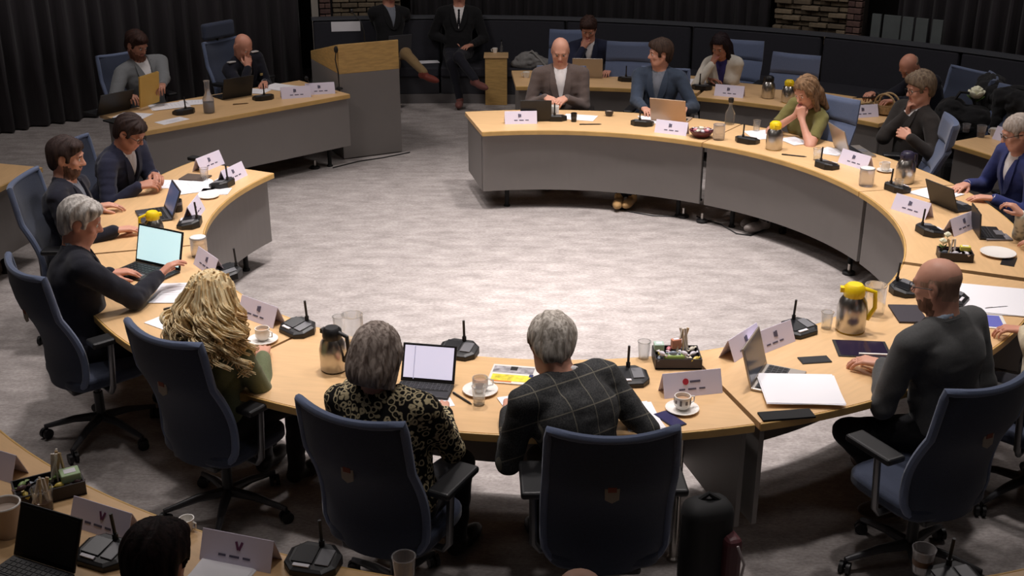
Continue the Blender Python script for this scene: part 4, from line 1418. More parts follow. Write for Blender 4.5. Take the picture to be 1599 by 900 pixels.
# inner ring, near right
person('p14', 'bald bearded man in a dark grey suit reading a tablet, seen from behind', (2.08, 4.86), 121, (1464, 446), hyaw=140, hpitch=14, skin_='a', s=1.08, hz=0.585, glasses=True,
       hair=('shaved', 'shaved_grey', (172, 138, 118), (184, 148, 128)), beard=('brown', (100, 74, 60)), top_mat=DGREY, shirt=cloth('pale_blue_shirt', (170, 186, 206), 0.03), vneck=0.24, vox=0.006, broad=1.13, girth=1.1, trousers=(20, 20, 23), shoes=(66, 44, 30),
       hands={'L': dict(at=(1352, 563, 0.80), dir=('w', -0.8, 0.5, 0), curl=0.55), 'R': dict(at=(1428, 552, 0.80), curl=0.5, pole=(0.15, -0.5, -1))},
       legs={'L': dict(knee=Vector((1.62, 4.90, 0.52)), foot=P(1408, 784, 0.12), toe=(-0.98, 0.1, -0.05)), 'R': dict(knee=Vector((2.0, 5.0, 0.5)))})
person('p15', 'person in a cream knit at the right edge, only a sleeve and a hand showing', (2.66, 5.15), 138, (1684, 420), skin_='b', s=1.0, female=True,
       hair=('bob', 'light_brown', (92, 70, 52)), top='top', top_mat=CREAMK, vox=0.007,
       hands={'L': dict(at=(1573, 513, 0.80), dir=('w', -0.9, 0.3, 0), curl=0.7), 'R': dict(at=(1640, 500, 0.80), curl=0.5)})
# near side, seen from behind
person('p16', 'grey-haired man in a dark checked jacket bent over the near table, seen from behind', seat('o', 0.14), 104, (860, 536), hyaw=100, hpitch=40, hroll=-6, skin_='a', s=1.04,
       hair=('thick', 'grey_d', (130, 122, 112), (204, 196, 186)), top_mat=rest_mat('cloth_dark_check', 'check'), vneck=0.24, vox=0.006, broad=1.22, girth=1.08, twist=24, shoulders_up=0.03,
       hands={'R': dict(at=(945, 606, 0.79), curl=0.5), 'L': dict(at=(800, 628, 0.79), curl=0.5, pole=(-0.3, -0.6, -1))})
person('p17', 'woman with a grey-brown bob in a leopard print top, seen from behind', seat('n', 0.0), 70, (588, 556), hyaw=62, hpitch=24, skin_='a', s=1.04, female=True, broad=1.24,
       hair=('bob', 'grey_brown', (112, 98, 90), (190, 176, 166)), top='cardigan', top_mat=rest_mat('cloth_leopard_print', 'leopard'), shirt=BLACKC, vneck=0.2, vox=0.006, girth=1.18, cuffs=False, trousers=(22, 22, 26),
       hands={'R': dict(at=(688, 632, 0.79), curl=0.4), 'L': dict(at=(560, 590, 0.79), curl=0.4)})
person('p18', 'woman with long blonde curls in a moss green top, seen from behind', seat('m', -0.04), 60, (332, 470), hyaw=52, hpitch=22, skin_='a', s=1.04, female=True,
       hair=('curly', 'blonde', (236, 204, 152), (255, 236, 194)), top='top', top_mat=GREENT, vox=0.006, trousers=(34, 32, 34),
       hands={'R': dict(at=(410, 545, 0.79), curl=0.4), 'L': dict(at=(285, 488, 0.79), curl=0.4)})
# left side
person('p19', 'white-haired man in a dark suit touching the bright laptop screen', (seat('l', -0.06)[0] - 0.07, seat('l', -0.06)[1] + 0.13), 27, (126, 346), hyaw=12, hpitch=20, skin_='b', s=1.05,
       hair=('full', 'silver_b', (150, 144, 138), (206, 200, 194)), top_mat=cloth('ink_suit', (30, 31, 40)), shirt=GSHIRT, vneck=0.24, vox=0.006, broad=1.12, girth=1.08,
       hands={'R': dict(at=(264, 416, 0.88), dir=('w', 0.55, 0.6, 0.45), nrm=('w', -0.5, -0.2, 0.8), curl=0.5, pole=(0.7, 0.1, -0.8)), 'L': dict(at=(196, 424, 0.79), curl=0.5)})
person('p20', 'dark-haired bearded man in a dark suit at the left, seen in profile', seat('k', -0.04), 2, (104, 246), hyaw=4, hpitch=12, skin_='a', s=1.05,
       hair=('full', 'dark_f', (48, 38, 36)), beard=('dark_b', (84, 64, 56)), top_mat=cloth('midnight_suit', (32, 33, 44)), shirt=GSHIRT, vneck=0.24, vox=0.0065, broad=1.12,
       hands={'R': dict(at=(200, 357, 0.79), curl=0.4), 'L': dict(at=(170, 320, 0.79), curl=0.4)})
person('p21', 'man with dark hair and glasses in a navy suit clasping his hands at left', rp(166, 3.45), -16, (203, 207), hyaw=-12, hpitch=34, skin_='c', s=1.04, glasses=True,
       hair=('full', 'dark_g', (42, 32, 30)), top_mat=cloth('navy_suit', (36, 38, 56)), vneck=0.26, vox=0.0065, broad=1.12,
       hands={'R': dict(at=(234, 287, 0.82), dir=(-0.6, 0.7, 0.1), nrm=(0.5, 0.2, 1), curl=0.7), 'L': dict(at=(247, 275, 0.84), dir=(0.6, 0.7, 0.1), nrm=(-0.5, 0.2, 1), curl=0.7)})
# foreground row
person('p22', 'person with very dark hair in the lower left corner, seen from behind', rp(254, 5.12), 74, (246, 872), hyaw=78, hpitch=14, skin_='c', s=1.02,
       hair=('thick', 'black_b', (26, 19, 20), (52, 38, 38)), top_mat=BLACKC, vneck=0.24, vox=0.006)
person('p23', 'person with a pale bald crown at the bottom edge, hardly in view', rp(269.5, 5.15), 90, (905, 938), hyaw=90, hpitch=16, skin_='d', s=1.02,
       hair=('fringe', 'silver_c', (176, 160, 142)), top_mat=cloth('beige_jacket', (140, 124, 104)), vneck=0.24, vox=0.0065)
# ------------------------------------------------------------------ things on the tables
def yin(q):
    """Direction (degrees) from a point towards the centre of the ring."""
    return math.degrees(math.atan2(CY - q[1], CX - q[0]))
def put(px, py, z=TOP):
    return P(px, py, z)
SCREEN_GREY = mat('grey_display', (84, 88, 98), rough=0.15)
PADGREY = mat('pad_grey', (112, 112, 116), rough=0.4)
LABELW = mat('label_white', (225, 222, 228), rough=0.6)
DISP = mat('dark_display', (18, 19, 24), rough=0.35)

def make_mic():
    root = empty('conference_microphone', (0, 0, 0), 0, 'x', 'microphone', None)
    oct_ = [(-0.10, -0.035), (-0.062, -0.075), (0.062, -0.075), (0.10, -0.035), (0.10, 0.035), (0.055, 0.078), (-0.055, 0.078), (-0.10, 0.035)]
    b = MB()
    n = 8
    vs = [(x, y, 0) for x, y in oct_] + [(x * 1.0, y, 0.022 + 0.16 * (y + 0.075)) for x, y in oct_] + [(x * 0.82, y * 0.82, 0.030 + 0.16 * (y + 0.075)) for x, y in oct_]
    fs = [tuple(range(n - 1, -1, -1))]
    for k in range(n):
        k2 = (k + 1) % n
        fs += [(k, k2, n + k2, n + k), (n + k, n + k2, 2 * n + k2, 2 * n + k)]
    fs.append(tuple(2 * n + k for k in range(n)))
    b.add(vs, fs).build('base', BLACK, root, bevel=0.003)
    tilt = Matrix.Rotation(math.atan(0.16), 3, 'X')
    def top(x, y, dz=0.0):
        return (x, y, 0.030 + 0.16 * (y + 0.075) + dz)
    MB().box(top(-0.030, 0.004, 0.002), (0.082, 0.088, 0.005), M=tilt).build('display', DISP, root, bevel=0.002)
    MB().box(top(0.047, 0.0, 0.002), (0.054, 0.082, 0.005), M=tilt).build('loudspeaker', PADGREY, root, bevel=0.002)
    MB().box(top(-0.025, -0.053, 0.002), (0.062, 0.014, 0.005), M=tilt).build('label_strip', LABELW, root)
    MB().tube([(0.012, 0.055, 0.05), (0.012, 0.056, 0.075)], 0.011, 10).build('stem_socket', BLACK, root, smooth=True)
    MB().tube([(0.012, 0.056, 0.072), (0.012, 0.050, 0.165)], 0.0065, 10).build('microphone_stem', BLACK, root, smooth=True)
    return root
MIC = [None]
def mic(px, py, label, turn=0.0, z=TOP):
    q = put(px, py, z)
    r = MIC[0] is None
    if r:
        MIC[0] = make_mic()
    o = MIC[0] if r else copy_tree(MIC[0])
    o.location = q
    o.rotation_euler = (0, 0, R(yin(q) + turn - 90))
    o['label'] = label
    o['group'] = 'conference microphones on the tables'
    return o
for px, py, lb, t in (
    (868, 187, 'black conference microphone before the bald man in taupe', 0), (1003, 195, 'black conference microphone left of the beige laptop', 0),
    (1167, 222, 'black conference microphone left of the yellow-topped thermos on the inner ring', 0), (1291, 261, 'black conference microphone left of the silver laptop at the right', 0),
    (1401, 297, 'black conference microphone behind the tent card nearest the steel thermos at right', 10), (1452, 364, 'black conference microphone beside the flower tray at the right', 20),
    (1413, 456, 'black conference microphone in front of the bald bearded man\'s face', 0), (1247, 519, 'black conference microphone left of the large yellow-topped thermos', 0),
    (980, 596, 'black conference microphone at the right shoulder of the man in checks', 0), (716, 553, 'black conference microphone half behind the tablet with the white page', -4),
    (465, 518, 'black conference microphone left of the black-topped thermos', -8), (355, 430, 'black conference microphone at the inner edge above the blonde woman', 0),
    (296, 352, 'black conference microphone near the dark cup on the left table', 0), (347, 290, 'black conference microphone at the free end of the left table', 0),
    (287, 177, 'black conference microphone in front of the man with the yellow folder', 0), (411, 155, 'black conference microphone in front of the uniformed man', 0),
    (980, 126, 'black conference microphone in the back row, right of the silver laptop', 0), (1096, 139, 'black conference microphone in the back row, before the woman in white', 0),
    (1487, 471, 'black conference microphone behind the papers at the right edge', 0),
    (163, 872, 'black conference microphone left of the dark-haired head in the lower left corner', 0), (1489, 916, 'black conference microphone at the bottom right corner, only its stem showing', 0), (490, 884, 'black conference microphone at the bottom edge, right of two tent cards', 0)):
    mic(px, py, lb, t)

# folded name cards
CARDI = mat('card_inside', (92, 82, 86), rough=0.8)
def make_card(kind):
    root = empty('name_card', (0, 0, 0), 0, 'x', 'card')
    h, dp, w = 0.108, 0.045, 0.29
    for sy, nm in ((1, 'front_leaf'), (-1, 'rear_leaf')):
        ln = math.hypot(h, dp)
        M = Matrix.Rotation(sy * math.atan2(dp, h), 3, 'X')
        lf = MB().box((0, sy * dp / 2, h / 2), (w, 0.0025, ln), M=M).build(nm, LILAC, root)
        def on(x, zf, sx, sz, m_, name):
            p = Vector((x, sy * dp * (1 - zf) + sy * 0.0022, h * zf))
            MB().box(p, (sx, 0.0012, sz), M=M).build(name, m_, lf)
        f = -sy
        if kind == 'red':
            p = Vector((-0.035 * f * -1 * -1, sy * dp * 0.40 + sy * 0.0026, h * 0.62))
            e = MB()
            e.T = Matrix.Translation((-0.035 if sy < 0 else 0.035, p.y, p.z)) @ M.to_4x4() @ Matrix.Rotation(PI / 2, 4, 'X')
            e.lathe([(0.015, -0.001), (0.015, 0.001)], 14)
            e.build('emblem', mat('emblem_red', (178, 40, 60), rough=.7), lf)
            on(0.012 if sy < 0 else -0.012, 0.60, 0.052, 0.010, INK, 'emblem_text')
        else:
            c = {'v': mat('emblem_plum', (110, 58, 96), rough=.7), 'g': INK}[kind]
            for k in (-1, 1):
                p = Vector((k * 0.007 + 0.01, sy * dp * 0.36 + sy * 0.0024, h * 0.66))
                if kind == 'v':
                    MB().box(p, (0.009, 0.0014, 0.032), M=M @ Matrix.Rotation(k * 0.35, 3, 'Y')).build('emblem', c, lf)
                else:
                    MB().box(p, (0.013, 0.0014, 0.026 + 0.006 * (k > 0)), M=M).build('emblem', c, lf)
        for x, wd in ((-0.055, 0.030), (-0.005, 0.040), (0.045, 0.030)):
            on(x, 0.30, wd, 0.008, INK, 'name_text')
    return root
CARD = {}
def card(px, py, label, turn=0.0, kind='g', z=TOP, s=1.0):
    q = put(px, py, z)
    r = kind not in CARD
    if r:
        CARD[kind] = make_card(kind)
    o = CARD[kind] if r else copy_tree(CARD[kind])
    o.location = q
    o.rotation_euler = (0, 0, R(yin(q) + turn - 90))
    o.scale = (s, s, s)
    o['label'] = label
    o['group'] = 'folded name cards on the tables'
    return o
for px, py, lb, t, k in (
    (813, 192, 'folded white name card at the end of the far table, before the black laptop', 0, 'g'), (1049, 208, 'folded white name card before the beige laptop', 0, 'g'),
    (1336, 259, 'folded white name card before the silver laptop on the right table', 6, 'g'), (1424, 333, 'folded white name card before the dark tablet of the man in blue', 33, 'g'),
    (1498, 360, 'folded white name card beside the flower tray, turned to the camera', -42, 'g'), (1157, 548, 'folded white name card seen edge-on behind the grey laptop screen', 28, 'g'),
    (1203, 540, 'folded white name card half hidden behind the grey laptop screen at the right', 12, 'g'), (1078, 612, 'folded white name card with a red emblem before the patterned cup', 0, 'red'),
    (408, 499, 'folded white name card right of the blonde curls', 4, 'g'), (328, 421, 'folded white name card above the blonde woman\'s head', 10, 'g'),
    (303, 337, 'folded white name card seen edge-on near the dark cup on the left table', 0, 'g'), (326, 262, 'folded white name card seen edge-on beside the black pouch', 0, 'g'),
    (363, 281, 'folded white name card seen edge-on at the end of the left table', 0, 'g'),
    (462, 152, 'folded white name card on the straight desk, left one of two by the lectern', -14, 'g'), (500, 146, 'folded white name card on the straight desk, right at its end', -14, 'g'),
    (978, 118, 'folded white name card in the back row by the empty chair', 0, 'g'), (1139, 150, 'folded white name card in the back row before the woman in white', 4, 'g'),
    (1346, 182, 'folded white name card at the end of the back row by the woven bag', 60, 'g'),
    (166, 826, 'folded name card with a plum emblem left of the dark-haired head', 0, 'v'), (376, 874, 'folded name card with a plum emblem right of the dark-haired head', 0, 'v'),
    (-8, 735, 'folded name card cut by the left edge behind the candy tray', 10, 'v'), (1576, 222, 'folded white name card on the outer table at the upper right edge', 0, 'g')):
    card(px, py, lb, t, k)

# laptops and tablets
KEYM = mat('keyboard_grey', (70, 70, 74), rough=0.5)
SILVER = mat('silver_aluminium', (176, 168, 160), rough=0.35, metal=0.7)
BEIGE = mat('beige_aluminium', (190, 164, 140), rough=0.4, metal=0.3)
def screen_mat(name, rgb, e):
    return mat('screen_' + name, rgb, rough=0.2, emit=e)
def laptop(px, py, label, yaw=None, ang=105, w=0.31, d=0.21, shell=BLACK, screen=DISP, name='laptop', z=TOP, lid_h=None, rows=True, page=None):
    q = put(px, py, z)
    yw = yin(q) if yaw is None else yaw
    root = empty(name, q, R(yw - 90), label, 'tablet' if name == 'tablet' else 'laptop')
    MB().box((0, 0, 0.008), (w, d, 0.013)).build('base', shell, root, bevel=0.003)
    kb = MB().box((0, 0.03, 0.0155), (w * 0.9, d * 0.52, 0.003)).build('keyboard', KEYM, root)
    if rows:
        for j in range(4):
            for i in range(10):
                MB().box((-w * .40 + w * .089 * i, 0.03 - d * .18 + d * .12 * j, 0.018), (w * 0.075, d * 0.095, 0.003)).build('key', BLACK if shell is not BLACK else DKGREY, kb) if False else None
        km = MB()
        for j in range(4):
            for i in range(11):
                km.box((-w * .405 + w * .081 * i, 0.03 - d * .18 + d * .12 * j, 0.018), (w * 0.068, d * 0.095, 0.003))
        ko = km.build('keys', BLACK, kb, kind='stuff')
    MB().box((0, -0.065, 0.0152), (0.09, 0.055, 0.002)).build('touchpad', MIDGREY, root)
    lh = lid_h or d
    lid = bpy.data.objects.new('lid', None)
    M = Matrix.Rotation(R(ang - 90), 4, 'X')      # leans away from the user (+Y) as the angle grows
    M = Matrix.Rotation(-R(ang - 90), 4, 'X')
    def lb(c, dd, nm, m_, par, bev=0.0):
        b = MB()
        b.T = Matrix.Translation((0, d / 2, 0.014)) @ M
        return b.box(c, dd).build(nm, m_, par, bevel=bev)
    bpy.data.objects.remove(lid)
    ld = lb((0, 0, lh / 2), (w, 0.009, lh), 'lid', shell, root, 0.003)
    lb((0, -0.0052, lh / 2 + 0.004), (w - 0.024, 0.002, lh - 0.03), 'screen', screen, ld)
    if page:
        lb((page[0], -0.0064, lh / 2 + page[2]), (page[1], 0.001, page[3]), 'page', page[4], ld)
    return root
WHITE_SCR = screen_mat('white_page', (220, 216, 238), 0.6)
CYAN_SCR = screen_mat('pale_cyan', (206, 240, 244), 0.72)
BLUE_SCR = screen_mat('dim_blue', (88, 100, 136), 0.35)
laptop(836, 186, 'black laptop seen from behind at the far table, left of the bald man in taupe', ang=100, w=0.28, d=0.19)
laptop(1049, 187, 'beige laptop seen from behind before the man in slate jacket', ang=108, w=0.33, d=0.22, shell=BEIGE)
laptop(1335, 238, 'silver laptop before the man with glasses holding his chin', yaw=-172, ang=110, w=0.33, d=0.22, shell=SILVER, screen=SCREEN_GREY)
laptop(1489, 322, 'dark tablet with keyboard before the man in the blue blazer', yaw=-158, ang=112, w=0.28, d=0.18, name='tablet')
laptop(1543, 366, 'dark tablet standing on edge by the white plate at right', yaw=172, ang=96, w=0.25, d=0.16, name='tablet')
laptop(1216, 597, 'open laptop with a grey screen beside the large white sheets', yaw=154, ang=106, w=0.30, d=0.20, shell=SILVER, screen=SCREEN_GREY)
laptop(662, 612, 'tablet showing a white page before the woman in leopard print', yaw=80, ang=115, w=0.265, d=0.14, name='tablet', screen=WHITE_SCR, shell=BLACK, lid_h=0.185, page=(-0.07, 0.004, 0, 0.16, mat('page_line', (170, 168, 190), emit=0.5)))
laptop(226, 428, 'open black laptop with a bright pale screen touched by the white-haired man', yaw=62, ang=106, w=0.36, d=0.22, screen=CYAN_SCR, lid_h=0.235)
laptop(240, 338, 'black laptop with a dim blue screen before the dark-haired bearded man', yaw=26, ang=112, w=0.30, d=0.20, screen=BLUE_SCR, shell=DKGREY)
laptop(362, 150, 'black laptop seen from behind before the man in uniform', yaw=DYAW, ang=108, w=0.33, d=0.21, z=TOP)
laptop(166, 174, 'black laptop at the left end of the straight desk', yaw=DYAW + 10, ang=118, w=0.36, d=0.22)
laptop(918, 119, 'silver laptop seen from behind in the back row', ang=104, w=0.32, d=0.21, shell=SILVER)
laptop(40, 908, 'black tablet standing with its keyboard in the lower left corner', yaw=66, ang=112, w=0.29, d=0.18, name='tablet', screen=BLACKM, lid_h=0.20)
q = Vector((0, 0, 0.665))
lp3 = laptop(620, 62, 'laptop on the lap of the person in tan trousers on the bench', yaw=-62, ang=100, w=0.30, d=0.21, z=q.z, shell=DKGREY)
lp3.location = (PY(618, 55, 14.08).x, 14.08, 0.665)

def slab(name, px, py, size, label, cat, material, yaw=None, z=TOP, turn=0.0, th=0.006, group=None, bevel=0.002, parts=None, tilt=0.0):
    q = put(px, py, z)
    yw = (yin(q) if yaw is None else yaw) + turn
    root = empty(name, (q.x, q.y, q.z), R(yw - 90), label, cat, group)
    if tilt:
        root.rotation_euler = (R(tilt), 0, R(yw - 90))
    MB().box((0, 0, th / 2), (size[0], size[1], th)).build({'phone': 'case', 'tablet': 'case', 'notebook': 'cover', 'magazine': 'cover', 'folder': 'cover'}.get(name, 'sheet'), material, root, bevel=bevel)
    for nm, c, d_, m_ in parts or []:
        MB().box(c, d_).build(nm, m_, root)
    return root
def paper(px, py, label, turn=0.0, size=(0.21, 0.297), n=3, z=TOP, cat='paper', lines=True, group='loose sheets of paper on the tables', m_=WHITE):
    """A few loose sheets lying slightly askew; each a part."""
    q = put(px, py, z)
    root = empty('paper', q, R(yin(q) - 90 + turn), label, cat, group)
    r = random.Random(int(px * 13 + py))
    for k in range(n):
        b = MB()
        rz = R(r.uniform(-5, 5)) * (k > 0)
        b.box((r.uniform(-.008, .008), r.uniform(-.008, .008), 0.0012 + 0.0016 * k), (size[0], size[1], 0.0012), rz=rz)
        so = b.build('sheet', m_, root)
    if lines:
        t = MB()
        for k in range(5):
            t.box((-0.02 + r.uniform(-.02, .02), size[1] * (0.28 - 0.10 * k), 0.0012 + 0.0016 * n - 0.0006), (size[0] * r.uniform(0.35, .6), 0.004, 0.0006))
        t.build('print', mat('faint_print', (206, 203, 210), rough=.9), root, kind='stuff')
    return root
for px, py, lb, tn, sz, n in (
    (905, 184, 'white sheets beside the small black cup at the far table', 80, (.21, .297), 2), (1020, 187, 'white sheets under the hand of the man in the slate jacket', 30, (.21, .297), 3),
    (1188, 211, 'white sheet behind the yellow-topped thermos before the woman in olive', 50, (.21, .297), 2), (1240, 221, 'grey-white booklet before the woman in olive green', 70, (.17, .24), 3),
    (1298, 237, 'white sheets left of the silver laptop at right', 20, (.18, .20), 3), (1462, 303, 'white sheets under the hands of the man in the blue blazer', 25, (.25, .297), 4),
    (1556, 470, 'large pile of white sheets on the table at the right edge', 20, (.42, .40), 5), (1249, 609, 'two large white sheets lying over the laptop keyboard at the table edge', -24, (.36, .31), 3),
    (998, 650, 'white sheets at the right elbow of the man in checks', 4, (.16, .26), 3), (828, 632, 'white sheets at the left hand of the man in checks', 20, (.25, .20), 3),
    (690, 628, 'small white sheet at the right hand of the woman in leopard print', 30, (.10, .12), 1),
    (270, 458, 'white sheets at the elbow of the white-haired man', 60, (.21, .297), 3), (272, 500, 'white sheets left of the blonde woman', 10, (.21, .24), 2),
    (305, 292, 'large white sheets before the man in the navy suit', 40, (.297, .30), 3), (268, 288, 'white sheets under the clasped hands at left', 10, (.21, .26), 2),
    (335, 300, 'white booklet at the inner edge of the left table', 15, (.15, .21), 3), (207, 181, 'white sheet at the left end of the straight desk', 25, (.21, .297), 2),
    (264, 166, 'white sheets before the man with the yellow folder', 70, (.25, .35), 3), (268, 189, 'white printed card lying on the straight desk', 0, (.28, .15), 1),
    (306, 160, 'white sheets left of the glass carafe on the straight desk', 60, (.21, .297), 2), (401, 143, 'white sheets under the hand of the uniformed man', 40, (.21, .24), 3),
    (438, 137, 'stack of white sheets before the lectern', 30, (.25, .35), 4), (1086, 128, 'white sheets before the woman in the white cardigan', 20, (.21, .297), 2),
    (350, 893, 'white notebook sheets below the right tent card in the foreground', 0, (.21, .297), 4)):
    paper(px, py, lb, tn, sz, n, z=TOP + (0.020 if px == 1249 else 0), lines=px not in (1249, 1556, 998, 828, 690, 350))
paper(1243, 609, 'x', 0, (.1, .1), 1).name
# (the throw-away sheet above is removed again)
for o in [o for o in bpy.data.objects if o.get('label') == 'x' and o.name.startswith('paper')]:
    for c_ in list(o.children):
        bpy.data.objects.remove(c_)
    bpy.data.objects.remove(o)
q = PY(670, 96, 14.05)
paper(670, 97, 'white papers lying on the bench between the two seated people', 0, (.24, .16), 3, z=0.452, group=None)
# white sign fixed to the bench back
q = on_bench(540, BR - 0.006)
sg = MB().box((q[0], q[1], 0.885), (0.36, 0.004, 0.12), rz=R(8)).build('sign', WHITE)
tag(sg, 'blank white sheet fixed to the bench back above the lectern', 'sign')

# phones, pens, notebooks
slab('phone', 1272, 563, (0.075, 0.155), 'black phone lying left of the folio tablet', 'phone', BLACK, turn=70, parts=[('screen', (0, 0, 0.0065), (0.066, 0.14, 0.001), DISP)])
slab('phone', 1046, 656, (0.075, 0.15), 'dark blue phone below the patterned cup', 'phone', mat('blue_black_case', (38, 38, 66), rough=.3), turn=22, parts=[('screen', (0, 0, 0.0065), (0.066, 0.14, 0.001), mat('screen_violet', (62, 60, 98), rough=.15))])
slab('phone', 1575, 409, (0.08, 0.16), 'dark phone at the right edge below the white plate', 'phone', BLACK, turn=80, parts=[('screen', (0, 0, 0.0065), (0.066, 0.14, 0.001), DISP)])
slab('tablet', 1346, 546, (0.20, 0.27), 'dark tablet in a folio held by the bearded man', 'tablet', BLACK, turn=50, parts=[('screen', (0, 0, 0.0065), (0.18, 0.24, 0.001), mat('screen_plum', (44, 36, 56), rough=.12)), ('stylus', (-0.075, -0.05, 0.010), (0.012, 0.16, 0.008), CREAM)], z=TOP)
slab('tablet', 1532, 502, (0.19, 0.25), 'white-framed tablet with a blue-violet screen at the right edge', 'tablet', CREAM, turn=28, parts=[('screen', (0, 0, 0.0065), (0.16, 0.21, 0.001), mat('screen_blue_violet', (104, 106, 176), rough=.15, emit=.25))])
slab('tablet', 1357, 152, (0.18, 0.25), 'dark tablet held by the bald man in the back row', 'tablet', BLACK, z=0.83, turn=70, parts=[('screen', (0, 0, 0.0065), (0.16, 0.22, 0.001), DISP)], tilt=12)
slab('tablet', 1120, 133, (0.14, 0.22), 'small dark tablet lying before the woman in white', 'tablet', BLACK, turn=65, parts=[('screen', (0, 0, 0.0065), (0.12, 0.19, 0.001), DISP)])
slab('notebook', 305, 279, (0.15, 0.20), 'brown notebook left of the small glass on the left table', 'notebook', mat('brown_cover', (86, 72, 64), rough=.7), turn=5, th=0.014)
slab('notebook', 1556, 372, (0.17, 0.12), 'grey pad standing by the dark tablet at right', 'notebook', mat('grey_pad', (120, 116, 120), rough=.7), yaw=90, th=0.012)
slab('notebook', 1418, 492, (0.24, 0.16), 'dark folder lying behind the bearded man\'s chin', 'notebook', mat('dark_folder', (52, 46, 54), rough=.6), turn=40, th=0.012)
slab('notebook', 1228, 650, (0.25, 0.08), 'black folder under the large white sheets', 'notebook', BLACKM, turn=-10, th=0.01)
slab('notebook', 188, 192, (0.14, 0.34), 'black flat folder along the left end of the straight desk', 'notebook', BLACKM, yaw=DYAW + 8, th=0.014)
pouch = slab('pouch', 309, 251, (0.16, 0.07), 'black pouch beside the tent card on the left table', 'pouch', BLACKM, turn=90, th=0.03, bevel=0.008)
mg = slab('magazine', 803, 587, (0.24, 0.20), 'glossy magazine with a colourful yellow cover', 'magazine', mat('magazine_white', (226, 220, 214), rough=.3), turn=-4, th=0.008,
     parts=[('picture', (0.0, -0.045, 0.0085), (0.21, 0.07, 0.001), mat('magazine_yellow', (226, 208, 60), rough=.3, noise=.35, scale=40)), ('picture', (-0.01, 0.045, 0.0085), (0.20, 0.07, 0.001), mat('magazine_mix', (150, 146, 150), rough=.3, noise=.7, scale=28)),
            ('picture', (-0.05, -0.085, 0.0087), (0.10, 0.015, 0.001), mat('magazine_orange', (214, 130, 60), rough=.3)), ('photo', (-0.01, 0.06, 0.0093), (0.035, 0.04, 0.001), BLACKM), ('photo', (0.085, -0.01, 0.0093), (0.02, 0.03, 0.001), mat('magazine_blue', (40, 50, 96)))])
def pen(px, py, label, turn=0, m_=BLACK, L=0.14, z=TOP):
    q = put(px, py, z)
    root = empty('pen', (q.x, q.y, q.z + 0.0055), R(turn), label, 'pen')
    MB().tube([(-L / 2, 0, 0), (L / 2 - 0.02, 0, 0), (L / 2, 0, 0)], [0.005, 0.005, 0.0015], 8).build('barrel', m_, root, smooth=True)
    MB().box((-L / 2 + 0.025, 0, 0.006), (0.04, 0.003, 0.002)).build('clip', STEEL, root)
for a_ in ((922, 195, 'dark pen lying before the bald man in taupe', 2), (1240, 244, 'dark pen right of the yellow-topped thermos on the inner ring', -22), (276, 480, 'dark pen on the sheets left of the blonde woman', 35),
           (722, 624, 'dark pen left of the small drinking glass on the near table', -52), (1557, 482, 'grey pen lying on the white pile at the right edge', 12), (376, 163, 'brown pen on the straight desk below the black laptop', 22)):
    pen(*a_, **({'m_': mat('brown_pen', (110, 84, 52))} if a_[0] == 376 else {}), L=0.20 if a_[0] in (922, 1240) else 0.15)

# vessels
def vessel(name, px, py, label, prof, material, cat, parts=(), z=TOP, group=None, n=22, main='body', cap=True):
    q = put(px, py, z)
    root = empty(name, q, R(yin(q) - 90), label, cat, group)
    MB().lathe(prof, n, cap=cap).build(main, material, root, smooth=True)
    for nm, fn, m_ in parts:
        b = MB()
        fn(b)
        b.build(nm, m_, root, smooth=True)
    return root
def thermos(px, py, label, top, s=1.0, rot=None):
    o = vessel('thermos', px, py, label, [(0.052 * s, 0), (0.060 * s, 0.01 * s), (0.062 * s, 0.10 * s), (0.055 * s, 0.135 * s), (0.042 * s, 0.155 * s)], STEEL, 'thermos', (
        ('lid', lambda b: b.lathe([(0.041 * s, 0.152 * s), (0.044 * s, 0.165 * s), (0.043 * s, 0.195 * s), (0.030 * s, 0.208 * s)], 20), top),
        ('spout', lambda b: b.box((0, 0.042 * s, 0.182 * s), (0.028 * s, 0.030 * s, 0.020 * s)), top),
        ('handle', lambda b: b.tube([(0, -0.040 * s, 0.19 * s), (0, -0.082 * s, 0.178 * s), (0, -0.088 * s, 0.11 * s), (0, -0.062 * s, 0.055 * s)], 0.0095 * s, 8), top),
        ('foot', lambda b: b.lathe([(0.054 * s, 0.0), (0.056 * s, 0.008)], 20), top)), group='steel thermos jugs')
    if rot is not None:
        o.rotation_euler = (0, 0, R(rot))
    return o
thermos(1327, 516, 'large steel thermos with a yellow lid and handle by the bearded man', YELLOW, 1.28, rot=78)
thermos(522, 577, 'steel thermos with a black lid on the near table', BLACK, 1.1, rot=60)
thermos(1208, 233, 'steel thermos with a yellow lid on the inner ring before the woman in olive', YELLOW, 1.12, rot=180)
thermos(1230, 160, 'steel thermos with a yellow lid in the back row', YELLOW, 1.05, rot=180)
thermos(1199, 153, 'steel thermos with a dark lid in the back row', BLACK, 1.05, rot=200)
thermos(1412, 285, 'steel thermos with a dark lid before the man holding his chin', mat('navy_plastic', (42, 38, 58), rough=.4), 1.15, rot=120)
thermos(243, 378, 'thermos with a yellow lid hidden behind the bright laptop screen', YELLOW, 1.0, rot=-60)
